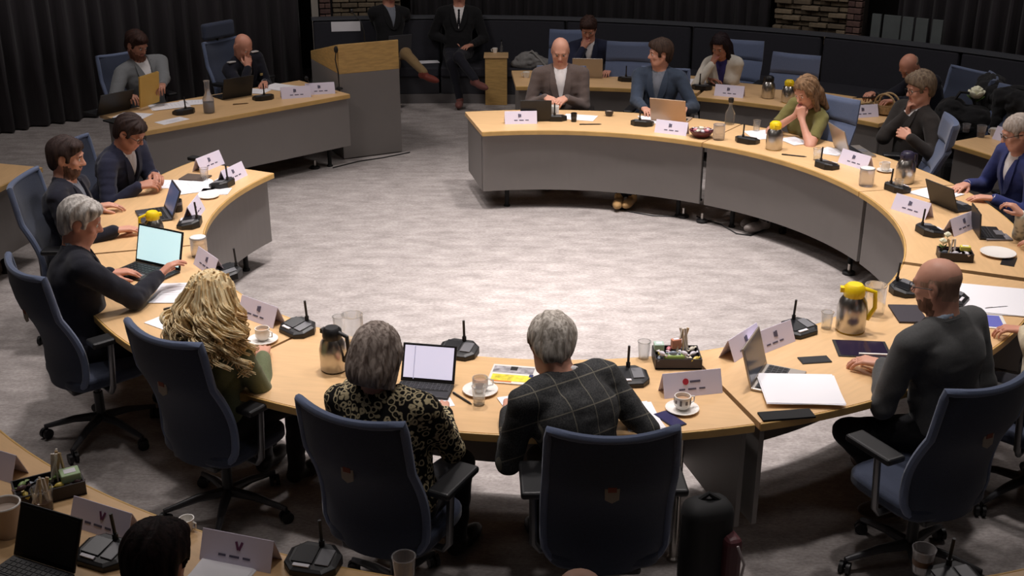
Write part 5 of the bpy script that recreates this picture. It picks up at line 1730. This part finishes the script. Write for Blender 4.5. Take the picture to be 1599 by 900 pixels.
def pitcher(px, py, label, h=0.14, r=0.055, m_=FROST, lid=None, group=None):
    prt = [('rim', lambda b: b.tube([(r * 0.97 * math.cos(t), r * 0.97 * math.sin(t), h) for t in np.linspace(0, 2 * PI, 25)[:-1]], 0.003, 6, True), m_)]
    if lid:
        prt.append(('lid', lambda b: b.lathe([(r * 0.9, h - 0.004), (r * 0.92, h + 0.008), (r * 0.5, h + 0.014)], 20), lid))
    prof = [(r * 0.9, 0), (r * 0.94, 0.006)]
    for k in range(5):
        zz = 0.02 + (h - 0.03) * k / 4
        prof += [(r * (0.97 + 0.03 * (k % 2)), zz)]
    prof += [(r, h)]
    return vessel('pitcher', px, py, label, prof, m_, 'pitcher', prt, group=group)
pitcher(1352, 290, 'ribbed glass jar standing at the inner edge of the right table', 0.13, 0.056, FROST, CREAM)
pitcher(1122, 218, 'ribbed glass jar right of the beige laptop', 0.13, 0.052)
pitcher(1363, 490, 'glass water pitcher right of the large yellow-topped thermos', 0.17, 0.06, GLASS)
pitcher(552, 536, 'glass water carafe behind the woman in leopard print\'s head', 0.16, 0.056, GLASS)
pitcher(312, 400, 'glass jar with a white lid beside the bright laptop', 0.12, 0.052, FROST, CREAM)
vessel('bottle', 327, 176, 'tall glass carafe on the straight desk', [(0.045, 0), (0.052, 0.01), (0.052, 0.13), (0.024, 0.19), (0.024, 0.28), (0.030, 0.30)], FROST, 'carafe', (('water', lambda b: b.lathe([(0.044, 0.006), (0.047, 0.10)], 18), mat('water', (170, 172, 176), rough=.05, trans=.6)),))
vessel('bottle', 1139, 194, 'clear bottle with a black stopper right of the beige laptop', [(0.04, 0), (0.045, 0.01), (0.045, 0.10), (0.018, 0.15), (0.018, 0.20)], GLASS, 'bottle', (('stopper', lambda b: b.lathe([(0.020, 0.198), (0.024, 0.21), (0.024, 0.235), (0.014, 0.24)], 14), BLACK),))
def glass(px, py, label, h=0.095, r=0.033, m_=GLASS, full=False):
    prt = [('rim', lambda b: b.tube([(r * math.cos(t), r * math.sin(t), h) for t in np.linspace(0, 2 * PI, 21)[:-1]], 0.0022, 6, True), m_)]
    if full:
        prt.append(('drink', lambda b: b.lathe([(r * .75, 0.008), (r * .85, h * .45)], 16), mat('dark_drink', (70, 48, 40), rough=.1)))
    return vessel('glass', px, py, label, [(r * 0.78, 0), (r * 0.8, 0.004), (r, h), (r * 0.93, h), (r * 0.74, 0.008)], m_, 'glass', prt)
glass(1290, 513, 'small drinking glass left of the large yellow-topped thermos')
glass(530, 520, 'small drinking glass behind the black-topped thermos')
glass(748, 632, 'small drinking glass below the glass coffee cup')
glass(1005, 560, 'small drinking glass left of the candy tray on the near table')
glass(320, 282, 'small drinking glass beside the brown notebook')
glass(1181, 205, 'small drinking glass behind the sheet before the woman in olive')
glass(1275, 250, 'small drinking glass left of the microphone before the silver laptop')
glass(1402, 300, 'small drinking glass by the dark-topped steel thermos', full=True)
glass(632, 910, 'drinking glass with a bright rim at the bottom edge', 0.11, 0.042, FROST)
glass(1531, 214, 'drinking glass on the outer table at the upper right', 0.10, 0.04, FROST, True)
glass(1508, 206, 'squat dark drinking glass on the outer table at the upper right', 0.07, 0.035, FROST, True)
vessel('cup', 1438, 893, 'clear plastic cup with a printed white rim at the bottom right', [(0.030, 0), (0.040, 0.09), (0.043, 0.10), (0.040, 0.10), (0.028, 0.006)], FROST, 'cup', (('print_band', lambda b: b.lathe([(0.0345, 0.035), (0.0375, 0.06)], 20, cap=False), mat('brown_print', (120, 96, 80))),))
vessel('cup', 15, 835, 'large white paper cup at the left edge', [(0.042, 0), (0.046, 0.02), (0.056, 0.13), (0.060, 0.135), (0.056, 0.138), (0.050, 0.125), (0.048, 0.11)], mat('paper_cup', (190, 172, 158), rough=.6), 'cup', (('rim', lambda b: b.tube([(0.057 * math.cos(t), 0.057 * math.sin(t), 0.136) for t in np.linspace(0, 2 * PI, 25)[:-1]], 0.004, 6, True), CREAM),))
vessel('cup', 865, 181, 'white mug under the folded hands of the bald man in taupe', [(0.038, 0), (0.045, 0.01), (0.047, 0.095), (0.042, 0.095), (0.038, 0.012)], CREAM, 'mug', (('handle', lambda b: b.tube([(0.045, 0, 0.08), (0.075, 0, 0.07), (0.075, 0, 0.035), (0.045, 0, 0.02)], 0.006, 7), CREAM),))
vessel('cup', 896, 190, 'small black cup right of the white mug at the far table', [(0.024, 0), (0.028, 0.08), (0.024, 0.08), (0.02, 0.01)], BLACK, 'cup', (('band', lambda b: b.lathe([(0.0262, 0.03), (0.0272, 0.05)], 16, cap=False), DKGREY),))
vessel('cup', 951, 181, 'small dark round cup on the far table between the two men', [(0.028, 0), (0.040, 0.03), (0.040, 0.05), (0.034, 0.05), (0.026, 0.01)], mat('dark_cup', (48, 44, 46), rough=.3), 'cup', (('coffee', lambda b: b.lathe([(0.033, 0.040), (0.033, 0.042)], 16), mat('pale_froth', (170, 156, 140))),))
vessel('cup', 278, 330, 'black mug by the dim blue laptop screen', [(0.03, 0), (0.034, 0.01), (0.034, 0.085), (0.029, 0.085), (0.026, 0.012)], BLACK, 'mug', (('band', lambda b: b.lathe([(0.0346, 0.05), (0.0346, 0.07)], 16, cap=False), MIDGREY),))
vessel('cup', 822, 121, 'white cup at the end of the back row table', [(0.025, 0), (0.038, 0.06), (0.034, 0.06), (0.022, 0.01)], CREAM, 'cup', (('handle', lambda b: b.tube([(0.036, 0, 0.05), (0.055, 0, 0.045), (0.05, 0, 0.02), (0.03, 0, 0.018)], 0.004, 6), CREAM),))
vessel('cup', 1552, 213, 'white cup on the outer table at the upper right', [(0.03, 0), (0.04, 0.07), (0.036, 0.07), (0.026, 0.01)], CREAM, 'cup', (('handle', lambda b: b.tube([(0.038, 0, 0.06), (0.06, 0, 0.05), (0.055, 0, 0.02), (0.033, 0, 0.018)], 0.004, 6), CREAM),))
def cup_saucer(px, py, label, cupm=CREAM, pattern=None, saucer=0.078, cupr=0.038, square=False):
    prt = [('cup', lambda b: b.lathe([(0.024, 0.012), (cupr, 0.03), (cupr, 0.075), (cupr * .9, 0.075), (cupr * .85, 0.03)], 22), cupm),
           ('handle', lambda b: b.tube([(cupr * .95, 0.01, 0.066), (cupr + 0.022, 0.012, 0.06), (cupr + 0.020, 0.012, 0.036), (cupr * .95, 0.01, 0.03)], 0.004, 7), cupm),
           ('coffee', lambda b: b.lathe([(cupr * .87, 0.056), (cupr * .87, 0.058)], 20), mat('milk_coffee', (186, 150, 120), rough=.3))]
    if pattern:
        def bars(b):
            for k in range(9):
                a = 2 * PI * k / 9
                b.box(((cupr + .0008) * math.cos(a), (cupr + .0008) * math.sin(a), 0.052), (0.0025, 0.010, 0.026 - 0.010 * (k % 2)), rz=a)
        prt.append(('pattern', bars, pattern))
    return vessel('coffee_cup', px, py, label, [(saucer * .5, 0), (saucer * .6, 0.003), (saucer, 0.013), (saucer, 0.016), (saucer * .6, 0.008)], CREAM, 'cup', prt, main='saucer')
cup_saucer(1065, 641, 'white coffee cup with a grey pattern on a saucer before the red-emblem card', CREAM, mat('grey_pattern', (120, 112, 108)))
cup_saucer(750, 612, 'glass coffee cup on a white saucer before the magazine', FROST, None, 0.085)
cup_saucer(411, 533, 'white coffee cup on a saucer right of the blonde curls', CREAM)
cup_saucer(1382, 268, 'white cup on a saucer left of the dark-topped steel thermos', CREAM, None, 0.065, 0.034)
vessel('plate', 1558, 398, 'white plate at the right edge of the ring', [(0.06, 0), (0.065, 0.004), (0.105, 0.016), (0.105, 0.020), (0.06, 0.009)], CREAM, 'plate', (('rim', lambda b: b.tube([(0.105 * math.cos(t), 0.105 * math.sin(t), 0.018) for t in np.linspace(0, 2 * PI, 25)[:-1]], 0.003, 6, True), CREAM),), main='dish')
vessel('cup', 293, 827, 'small white cup at the table edge by the dark-haired head', [(0.022, 0), (0.030, 0.05), (0.026, 0.05), (0.020, 0.01)], CREAM, 'cup', (('handle', lambda b: b.tube([(0.028, 0, 0.04), (0.042, 0, 0.036), (0.04, 0, 0.016), (0.026, 0, 0.014)], 0.0035, 6), CREAM),))
vessel('saucer', 326, 308, 'white saucer with crumbs beside the booklet on the left table', [(0.04, 0), (0.045, 0.003), (0.075, 0.012), (0.075, 0.015), (0.04, 0.006)], CREAM, 'saucer', (('rim', lambda b: b.tube([(0.075 * math.cos(t), 0.075 * math.sin(t), 0.0135) for t in np.linspace(0, 2 * PI, 25)[:-1]], 0.0025, 6, True), CREAM),), main='dish')

# trays of sweets: tray with its wrapped sweets, each sweet a thing of its own
SWEETS = [mat('wrap_%d' % i, c, rough=.3) for i, c in enumerate(((206, 200, 206), (196, 120, 128), (150, 176, 110), (228, 220, 200), (84, 60, 62), (216, 190, 90), (120, 128, 140)))]
SWN = ['white', 'pink', 'green', 'cream', 'dark brown', 'golden', 'grey-blue']
def tray(px, py, label, where, w, d, h, yaw, sweets, sticks=0, m_=None, tea=True, tall=True):
    q = put(px, py)
    rz = R(yaw)
    m_ = m_ or mat('dark_tray', (38, 30, 32), rough=.5)
    root = empty('sweet_tray', q, rz, label, 'tray')
    MB().box((0, 0, 0.004), (w, d, 0.008)).build('bottom', m_, root)
    for sx in (-1, 1):
        MB().box((sx * (w / 2 - 0.003), 0, h / 2), (0.006, d, h)).build('side', m_, root)
    for sy in (-1, 1):
        MB().box((0, sy * (d / 2 - 0.003), h / 2), (w - 0.012, 0.006, h)).build('side', m_, root)
    r = random.Random(int(px))
    M = Matrix.Translation(q) @ Matrix.Rotation(rz, 4, 'Z')
    nx, ny = max(2, int(w / 0.055)), max(2, int(d / 0.05))
    for k in range(sweets):
        i, j = k % nx, (k // nx) % ny
        lz = 0.012 + 0.028 * (k // (nx * ny)) + 0.012
        c = M @ Vector((-w / 2 + w * (i + 0.5) / nx + r.uniform(-.006, .006), -d / 2 + d * (j + .5) / ny + r.uniform(-.006, .006), lz + (h * 0.45 if tall else 0)))
        mi = r.randrange(7)
        mm = SWEETS[mi]
        sw = empty('wrapped_sweet', c, r.uniform(0, 3.1), SWN[mi] + ' wrapped sweet in the ' + where, 'sweet', SWN[mi] + ' sweets in the ' + where)
        MB().sphere((0, 0, 0), (0.021, 0.013, 0.012), 8, 5).build('sweet', mm, sw, smooth=True)
        for sx in (-1, 1):
            b = MB()
            b.add([(sx * 0.018, 0, 0), (sx * 0.036, -0.011, 0.004), (sx * 0.036, 0.011, 0.004), (sx * 0.036, 0, -0.008)], [(0, 1, 2), (0, 1, 3), (0, 2, 3), (1, 2, 3)])
            b.build('twist', mm, sw)
    return root, M
def box_thing(M, c, d, label, m_, cat='packet', name='tea_packet', rz=0.0):
    p = M @ Vector(c)
    root = empty(name, p, M.to_euler().z + rz, label, cat)
    MB().box((0, 0, 0), d).build('pack', m_, root, bevel=0.004)
    MB().box((0, 0, d[2] / 2 + 0.0008), (d[0] * .6, d[1] * .5, 0.001)).build('print', LABELW, root)
def sticks(M, c, n, label, cols, L=0.13):
    r = random.Random(n)
    for k in range(n):
        p = M @ (Vector(c) + Vector((r.uniform(-.02, .02), r.uniform(-.02, .02), 0)))
        root = empty('sugar_stick', p, r.uniform(0, 3), label, 'sugar stick', 'sugar sticks: ' + label)
        t = r.uniform(0.1, .4)
        MB().box((0, 0, L / 2), (0.013, 0.006, L), M=Matrix.Rotation(t, 3, 'Y')).build('paper_tube', cols[k % len(cols)], root)
STK = [mat('stick_white', (226, 218, 206)), mat('stick_tan', (196, 170, 130))]
t1, M1 = tray(1056, 566, 'dark candy tray on the near table, full of sweets and sticks', 'candy tray on the near table', 0.23, 0.17, 0.055, 0, 15)
box_thing(M1, (-0.02, -0.06, 0.055), (0.10, 0.03, 0.03), 'green tea packet at the front of the candy tray on the near table', mat('packet_green', (156, 186, 96)))
box_thing(M1, (-0.085, 0.045, 0.066), (0.05, 0.05, 0.04), 'pale green packet at the left of the candy tray on the near table', mat('packet_pale_green', (176, 200, 186)))
box_thing(M1, (0.0, 0.04, 0.085), (0.05, 0.03, 0.05), 'orange packet standing in the candy tray on the near table', mat('packet_orange', (206, 138, 110)), rz=.3)
sticks(M1, (0.035, 0.05, 0.03), 5, 'sugar stick standing in the candy tray on the near table', STK)
t2, M2 = tray(78, 772, 'dark candy tray on the lower left table, with tea and sticks', 'candy tray on the lower left table', 0.26, 0.15, 0.06, 30, 9)
box_thing(M2, (0.085, -0.01, 0.07), (0.075, 0.07, 0.035), 'pale green tea packet in the candy tray on the lower left table', mat('packet_mint', (166, 190, 146)))
sticks(M2, (0.05, 0.055, 0.03), 7, 'sugar stick standing in the candy tray on the lower left table', STK, 0.12)
t3, M3 = tray(1490, 404, 'dark candy tray with small white blossoms at the right of the ring', 'candy tray with white blossoms', 0.20, 0.13, 0.055, -10, 6)
box_thing(M3, (0.06, 0.02, 0.065), (0.06, 0.04, 0.03), 'yellow packet in the tray with blossoms', mat('packet_yellow', (216, 206, 84)))
sticks(M3, (-0.02, 0.0, 0.03), 4, 'sugar stick standing in the tray with blossoms', STK, 0.10)
# dark red bowl of sweets
bw = vessel('bowl', 1095, 214, 'dark red bowl with wrapped sweets right of the beige laptop', [(0.05, 0), (0.07, 0.01), (0.10, 0.05), (0.105, 0.06), (0.098, 0.06), (0.065, 0.016)], mat('wine_red', (84, 34, 44), rough=.3), 'bowl', (('rim', lambda b: b.tube([(0.102 * math.cos(t), 0.102 * math.sin(t), 0.06) for t in np.linspace(0, 2 * PI, 25)[:-1]], 0.004, 6, True), mat('wine_red')),), main='dish')
r = random.Random(3)
qb = put(1095, 214)
for k in range(9):
    a_ = 2 * PI * k / 8
    rr = 0.0 if k == 8 else 0.052
    sw = empty('wrapped_sweet', (qb.x + rr * math.cos(a_), qb.y + rr * math.sin(a_), qb.z + 0.062 + 0.015 * (k == 8)), a_, 'small wrapped sweet in the dark red bowl', 'sweet', 'wrapped sweets in the dark red bowl')
    mm = SWEETS[(0, 1, 3)[k % 3]]
    sw['label'] = ('white', 'pink', 'cream')[k % 3] + ' wrapped sweet in the dark red bowl'
    sw['group'] = ('white', 'pink', 'cream')[k % 3] + ' sweets in the dark red bowl'
    MB().sphere((0, 0, 0), (0.024, 0.018, 0.015), 8, 5).build('sweet', mm, sw, smooth=True)
    for sx in (-1, 1):
        MB().add([(sx * 0.02, 0, 0), (sx * 0.042, -0.013, 0.008), (sx * 0.042, 0.013, 0.008), (sx * 0.042, 0, -0.006)], [(0, 1, 2), (0, 1, 3), (0, 2, 3), (1, 2, 3)]).build('twist', mm, sw)
# glass with tea bags and stirrers in front of the lower left tray
gl = glass(70, 797, 'glass holding tea bags and stirrers on the lower left table', 0.10, 0.042, GLASS, True)
sticks(Matrix.Translation(put(70, 797)), (0, 0, 0.02), 5, 'wooden stirrer in the glass on the lower left table', STK, 0.12)
# blossoms
PETAL = mat('white_petal', (232, 230, 206), rough=.7)
STEMG = mat('stem_green', (86, 112, 54), rough=.7)
def flower(p, label, s=1.0, group=None, height=0.10):
    root = empty('flower', p, 0, label, 'flower', group)
    MB().tube([(0, 0, 0), (0.004 * s, 0.002 * s, height)], 0.003 * s, 6).build('stem', STEMG, root)
    for ringk, (n, rr, tl, zz) in enumerate(((5, 0.030, 0.9, 0.0), (5, 0.022, 0.5, 0.008), (3, 0.012, 0.2, 0.014))):
        for k in range(n):
            a = 2 * PI * k / n + 0.5 * ringk
            b = MB()
            b.T = Matrix.Translation((rr * 0.6 * s * math.cos(a), rr * 0.6 * s * math.sin(a), height + zz * s)) @ Matrix.Rotation(a, 4, 'Z') @ Matrix.Rotation(tl * 0.7, 4, 'Y')
            b.sphere((0, 0, 0.012 * s), (0.008 * s, 0.020 * s, 0.024 * s), 8, 5)
            b.build('petal', PETAL, root, smooth=True)
    for k in range(2):
        b = MB()
        b.T = Matrix.Translation((0, 0, height * 0.6)) @ Matrix.Rotation(2.5 * k, 4, 'Z') @ Matrix.Rotation(1.0, 4, 'Y')
        b.sphere((0, 0, 0.025 * s), (0.003 * s, 0.014 * s, 0.028 * s), 8, 5)
        b.build('leaf', STEMG, root, smooth=True)
for k, (dx, dy) in enumerate(((-0.07, 0.03), (-0.085, -0.02), (-0.05, 0.045))):
    flower(M3 @ Vector((dx, dy, 0.02)), 'small white blossom standing in the candy tray at the right', 0.55, 'white blossoms in the candy tray', 0.07 + 0.02 * k)

# yellow folder in the hands of the first man
a3, b3_ = P(235, 141, 0.93), None
fo = empty('folder', P(232, 148, 0.80), 0, 'manila yellow folder held upright by the man in the grey blazer', 'folder')
qf = P(233, 140, 0.92)
fo.location = qf
fo.rotation_euler = (R(-14), R(5), R(DYAW + 12 - 90))
FM = mat('manila_yellow', (214, 176, 96), rough=.8)
MB().box((0, 0.006, 0), (0.225, 0.003, 0.31)).build('front_cover', FM, fo)
MB().box((0.004, -0.003, 0.004), (0.225, 0.003, 0.31)).build('rear_cover', FM, fo)
MB().box((0, 0.0015, -0.006), (0.21, 0.003, 0.297)).build('sheets', WHITE, fo)

# gooseneck microphones on the straight desk
def goose(px, py, label, pts, head):
    q = put(px, py)
    root = empty('gooseneck_microphone', q, DRZ, label, 'microphone')
    MB().lathe([(0.035, 0), (0.035, 0.012), (0.02, 0.02)], 16).build('base', BLACK, root, smooth=True)
    MB().tube(pts, 0.006, 8).build('gooseneck', BLACK, root, smooth=True)
    MB().sphere(pts[-1], head, 10, 7).build('foam_head', BLACKM, root, smooth=True)
goose(530, 139, 'tall gooseneck microphone at the right end of the straight desk', [(0, 0, 0.01), (-0.005, 0, 0.16), (-0.03, 0.0, 0.30), (-0.015, 0, 0.40)], (0.022, 0.022, 0.036))
goose(488, 146, 'short gooseneck microphone between the two tent cards by the lectern', [(0, 0, 0.01), (-0.02, 0, 0.10), (-0.06, 0.0, 0.16)], (0.02, 0.02, 0.024))

# bag on the bench, cup and things on the pedestal
def soft(name, c, r_, label, cat, m_, parts=None, vox=0.012, seed=1, amp=0.01):
    S = Solid(vox)
    for cc, rr in zip(c, r_):
        S.ell(cc, rr, None, 0.06)
    root = empty(name, c[0] if False else (0, 0, 0), 0, label, cat)
    np_obj('pouch' if cat == 'bag' else 'fabric', S.mesh(0.0, wrinkles(amp, seed)), m_, root)
    return root
def rebase(root, p):
    """Put the empty at p without moving its children."""
    root.location = p
    for ch in root.children:
        ch.data.transform(Matrix.Translation(-Vector(p)))
q = PY(828, 92, 14.22)
bg = soft('bag', [(q.x - .02, q.y, 0.53), (q.x + .14, q.y, 0.50), (q.x - .14, q.y, 0.49)], [(0.16, 0.10, 0.11), (0.12, 0.09, 0.06), (0.10, 0.08, 0.05)], 'crumpled grey bag lying on the bench right of the pedestal', 'bag', mat('grey_canvas', (128, 126, 124), rough=.9, noise=.2, scale=20), seed=4)
MB().tube([(q.x - .06, q.y - .02, 0.60), (q.x + .02, q.y - .06, 0.66), (q.x + .10, q.y - .08, 0.58), (q.x + .2, q.y - .10, 0.47)], 0.012, 7).build('strap', mat('grey_strap', (150, 148, 144)), bg, smooth=True)
rebase(bg, (q.x, q.y, 0.45))
vessel('cup', 773, 82, 'small white cup on the wooden pedestal', [(0.025, 0), (0.034, 0.055), (0.030, 0.055), (0.022, 0.008)], CREAM, 'cup', (('handle', lambda b: b.tube([(0.032, 0, 0.046), (0.048, 0, 0.04), (0.045, 0, 0.018), (0.028, 0, 0.016)], 0.004, 6), CREAM),), z=0.603)
vessel('bottle', 783, 82, 'small dark bottle on the wooden pedestal', [(0.018, 0), (0.02, 0.06), (0.008, 0.10), (0.008, 0.14)], GLASS, 'bottle', (('cap', lambda b: b.lathe([(0.010, 0.138), (0.010, 0.155)], 12), BLACK),), z=0.603)

# woven bag on the end of the back row, and its dark neighbour
q = put(1383, 178)
wb = empty('woven_bag', q, R(yin(q) - 90), 'tan woven bag with two handles at the end of the back row', 'bag')
TAN = mat('woven_tan', (176, 148, 108), rough=.9, noise=.25, scale=60, bump=.5, bscale=80)
MB().lathe([(0.07, 0), (0.11, 0.02), (0.12, 0.10), (0.115, 0.10), (0.10, 0.03)], 18).build('basket', TAN, wb, smooth=True)
for sy in (-1, 1):
    MB().tube([(0.10 * math.cos(t), sy * 0.04, 0.10 + 0.09 * math.sin(t)) for t in np.linspace(0, PI, 11)], 0.009, 7).build('handle', TAN, wb, smooth=True)
# black coats over the two chairs at the upper right, black bag with a rose
for key, lb in (('i', 'black coat hanging over the chair at the upper right'), ('j', 'dark coat hanging over the chair cut by the right edge')):
    cq, cy = CH[key]
    f = Vector((math.cos(R(cy)), math.sin(R(cy)), 0))
    sd = Vector((-f.y, f.x, 0))
    b0 = cq - f * 0.30
    S = Solid(0.013)
    for off in (-0.16, 0.0, 0.16):
        p_ = b0 + sd * off
        S.ell((p_.x, p_.y, 0.98), (0.12, 0.12, 0.10), None, 0.08)
        S.cone((p_.x + f.x * .06, p_.y + f.y * .06, 1.0), (p_.x + f.x * .09, p_.y + f.y * .09, 0.60), 0.05, 0.06, 0.06)
        S.cone((p_.x - f.x * .06, p_.y - f.y * .06, 1.0), (p_.x - f.x * .08, p_.y - f.y * .08, 0.50), 0.05, 0.06, 0.06)
    for o_ in (-0.26, 0.26):
        p_ = b0 + sd * o_
        S.cone((p_.x, p_.y, 0.98), (p_.x + f.x * .05, p_.y + f.y * .05, 0.62), 0.06, 0.05, 0.05)
    root = empty('coat', (b0.x, b0.y, 0.45), 0, lb, 'coat')
    o = np_obj('coat_body', S.mesh(0.0, wrinkles(0.01, 8)), BLACKC, root)
    o.data.transform(Matrix.Translation((-b0.x, -b0.y, -0.45)))
    cp = MB()
    cp.tube([(b0.x + sd.x * t, b0.y + sd.y * t, 1.085 - 1.2 * t * t) for t in np.linspace(-0.14, 0.14, 9)], 0.03, 8)
    co = cp.build('coat_collar', BLACKC, root, smooth=True)
    co.data.transform(Matrix.Translation((-b0.x, -b0.y, -0.45)))
q = P(1505, 178, 0.80)
bk = soft('bag', [(q.x, q.y, 0.62), (q.x - .10, q.y + .04, 0.78), (q.x + .10, q.y - .04, 0.74)], [(0.24, 0.18, 0.24), (0.14, 0.14, 0.16), (0.14, 0.14, 0.14)], 'large black bag standing behind the man holding his chin', 'bag', BLACKC, seed=9)
MB().tube([(q.x - .12, q.y, 0.90), (q.x - .06, q.y, 1.00), (q.x + .04, q.y, 0.99), (q.x + .10, q.y, 0.86)], 0.014, 7).build('strap', BLACKM, bk, smooth=True)
MB().box((q.x, q.y, 0.20), (0.36, 0.34, 0.40)).build('lower_part', BLACKC, bk, bevel=0.05)
rebase(bk, (q.x, q.y, 0))
flower(P(1521, 171, 0.84), 'white rose standing out of the black bag at the upper right', 1.9, None, 0.12)

# backpack under the near table
q = Vector((0.865, 4.36, 0))
bp = empty('backpack', (0, 0, 0), 0, 'black backpack with a dark red side standing by the table leg', 'backpack')
MB().box((q.x, q.y, 0.25), (0.23, 0.17, 0.48), rz=.3).build('main_bag', BLACKM, bp, bevel=0.07, seg=4, smooth=True)
MB().box((q.x + 0.10, q.y - 0.05, 0.20), (0.08, 0.12, 0.28), rz=.3).build('side_pocket', mat('dark_red_nylon', (66, 22, 28), rough=.6), bp, bevel=0.03, seg=3)
MB().tube([(q.x - 0.04, q.y, 0.48), (q.x, q.y - .01, 0.52), (q.x + 0.05, q.y, 0.48)], 0.012, 7).build('carry_loop', BLACKM, bp, smooth=True)
MB().tube([(q.x + .12, q.y - .12, 0.32), (q.x + .15, q.y - .14, 0.24), (q.x + .14, q.y - .13, 0.14)], 0.006, 6).build('zip_pull', mat('pale_cord', (150, 140, 140)), bp, smooth=True)
rebase(bp, (q.x, q.y, 0))

# cables on the carpet under the far tables
def cable(pts, label):
    o = MB().tube([P(x, y, 0.006) for x, y in pts], 0.006, 6).build('cable', BLACK, smooth=True)
    tag(o, label, 'cable')
cable([(1088, 338), (1100, 343), (1125, 350), (1150, 365), (1172, 368), (1195, 358)], 'black cable curling on the carpet below the seam of the far tables')
cable([(955, 322), (985, 331), (1020, 337), (1060, 338)], 'black cable lying by the tan shoes on the carpet')
cable([(520, 262), (560, 252), (600, 246), (640, 238)], 'black cable on the carpet before the lectern')
def foot(px, py, label):
    q = P(px, py, 0)
    root = empty('floor_socket', (q.x, q.y, 0), 0, label, 'floor socket')
    MB().lathe([(0.05, 0), (0.05, 0.02), (0.03, 0.03)], 14).build('base', BLACK, root, smooth=True)
    MB().tube([(0, 0, 0.03), (0, 0, 0.085)], 0.014, 10).build('plug', STEEL, root, smooth=True)
foot(1067, 339, 'small chrome-topped floor socket left of the seam of the far tables')
foot(1096, 347, 'small chrome-topped floor socket right of the seam of the far tables')
foot(1325, 428, 'small chrome-topped floor socket under the right table seam')
foot(492, 263, 'small chrome-topped floor socket before the straight desk')

# silver shoulder boards and breast badge on the uniform
up = [o for o in bpy.data.objects if o.get('label', '').startswith('bald man in dark uniform')][0]
jk = [c for c in up.children if c.name.startswith('jacket')][0]
co = np.zeros(len(jk.data.vertices) * 3, np.float32)
jk.data.vertices.foreach_get('co', co)
co = co.reshape(-1, 3)
rs = np.zeros(len(co) * 3, np.float32)
jk.data.attributes['rest'].data.foreach_get('vector', rs)
rs = rs.reshape(-1, 3)
for sx in (-1, 1):
    k = int(np.argmin(((rs - np.array((sx * 0.155, 0.0, 0.50))) ** 2).sum(1)))
    MB().box(tuple(co[k] + np.array((0, 0, 0.004))), (0.085, 0.045, 0.014)).build('shoulder_board', mat('silver_braid', (196, 192, 190), rough=.5), up, bevel=0.004)
k = int(np.argmin(((rs - np.array((-0.10, 0.16, 0.33))) ** 2).sum(1)))
MB().box(tuple(co[k]), (0.05, 0.012, 0.025)).build('badge', mat('gold_badge', (176, 150, 96), rough=.4), up, bevel=0.003)
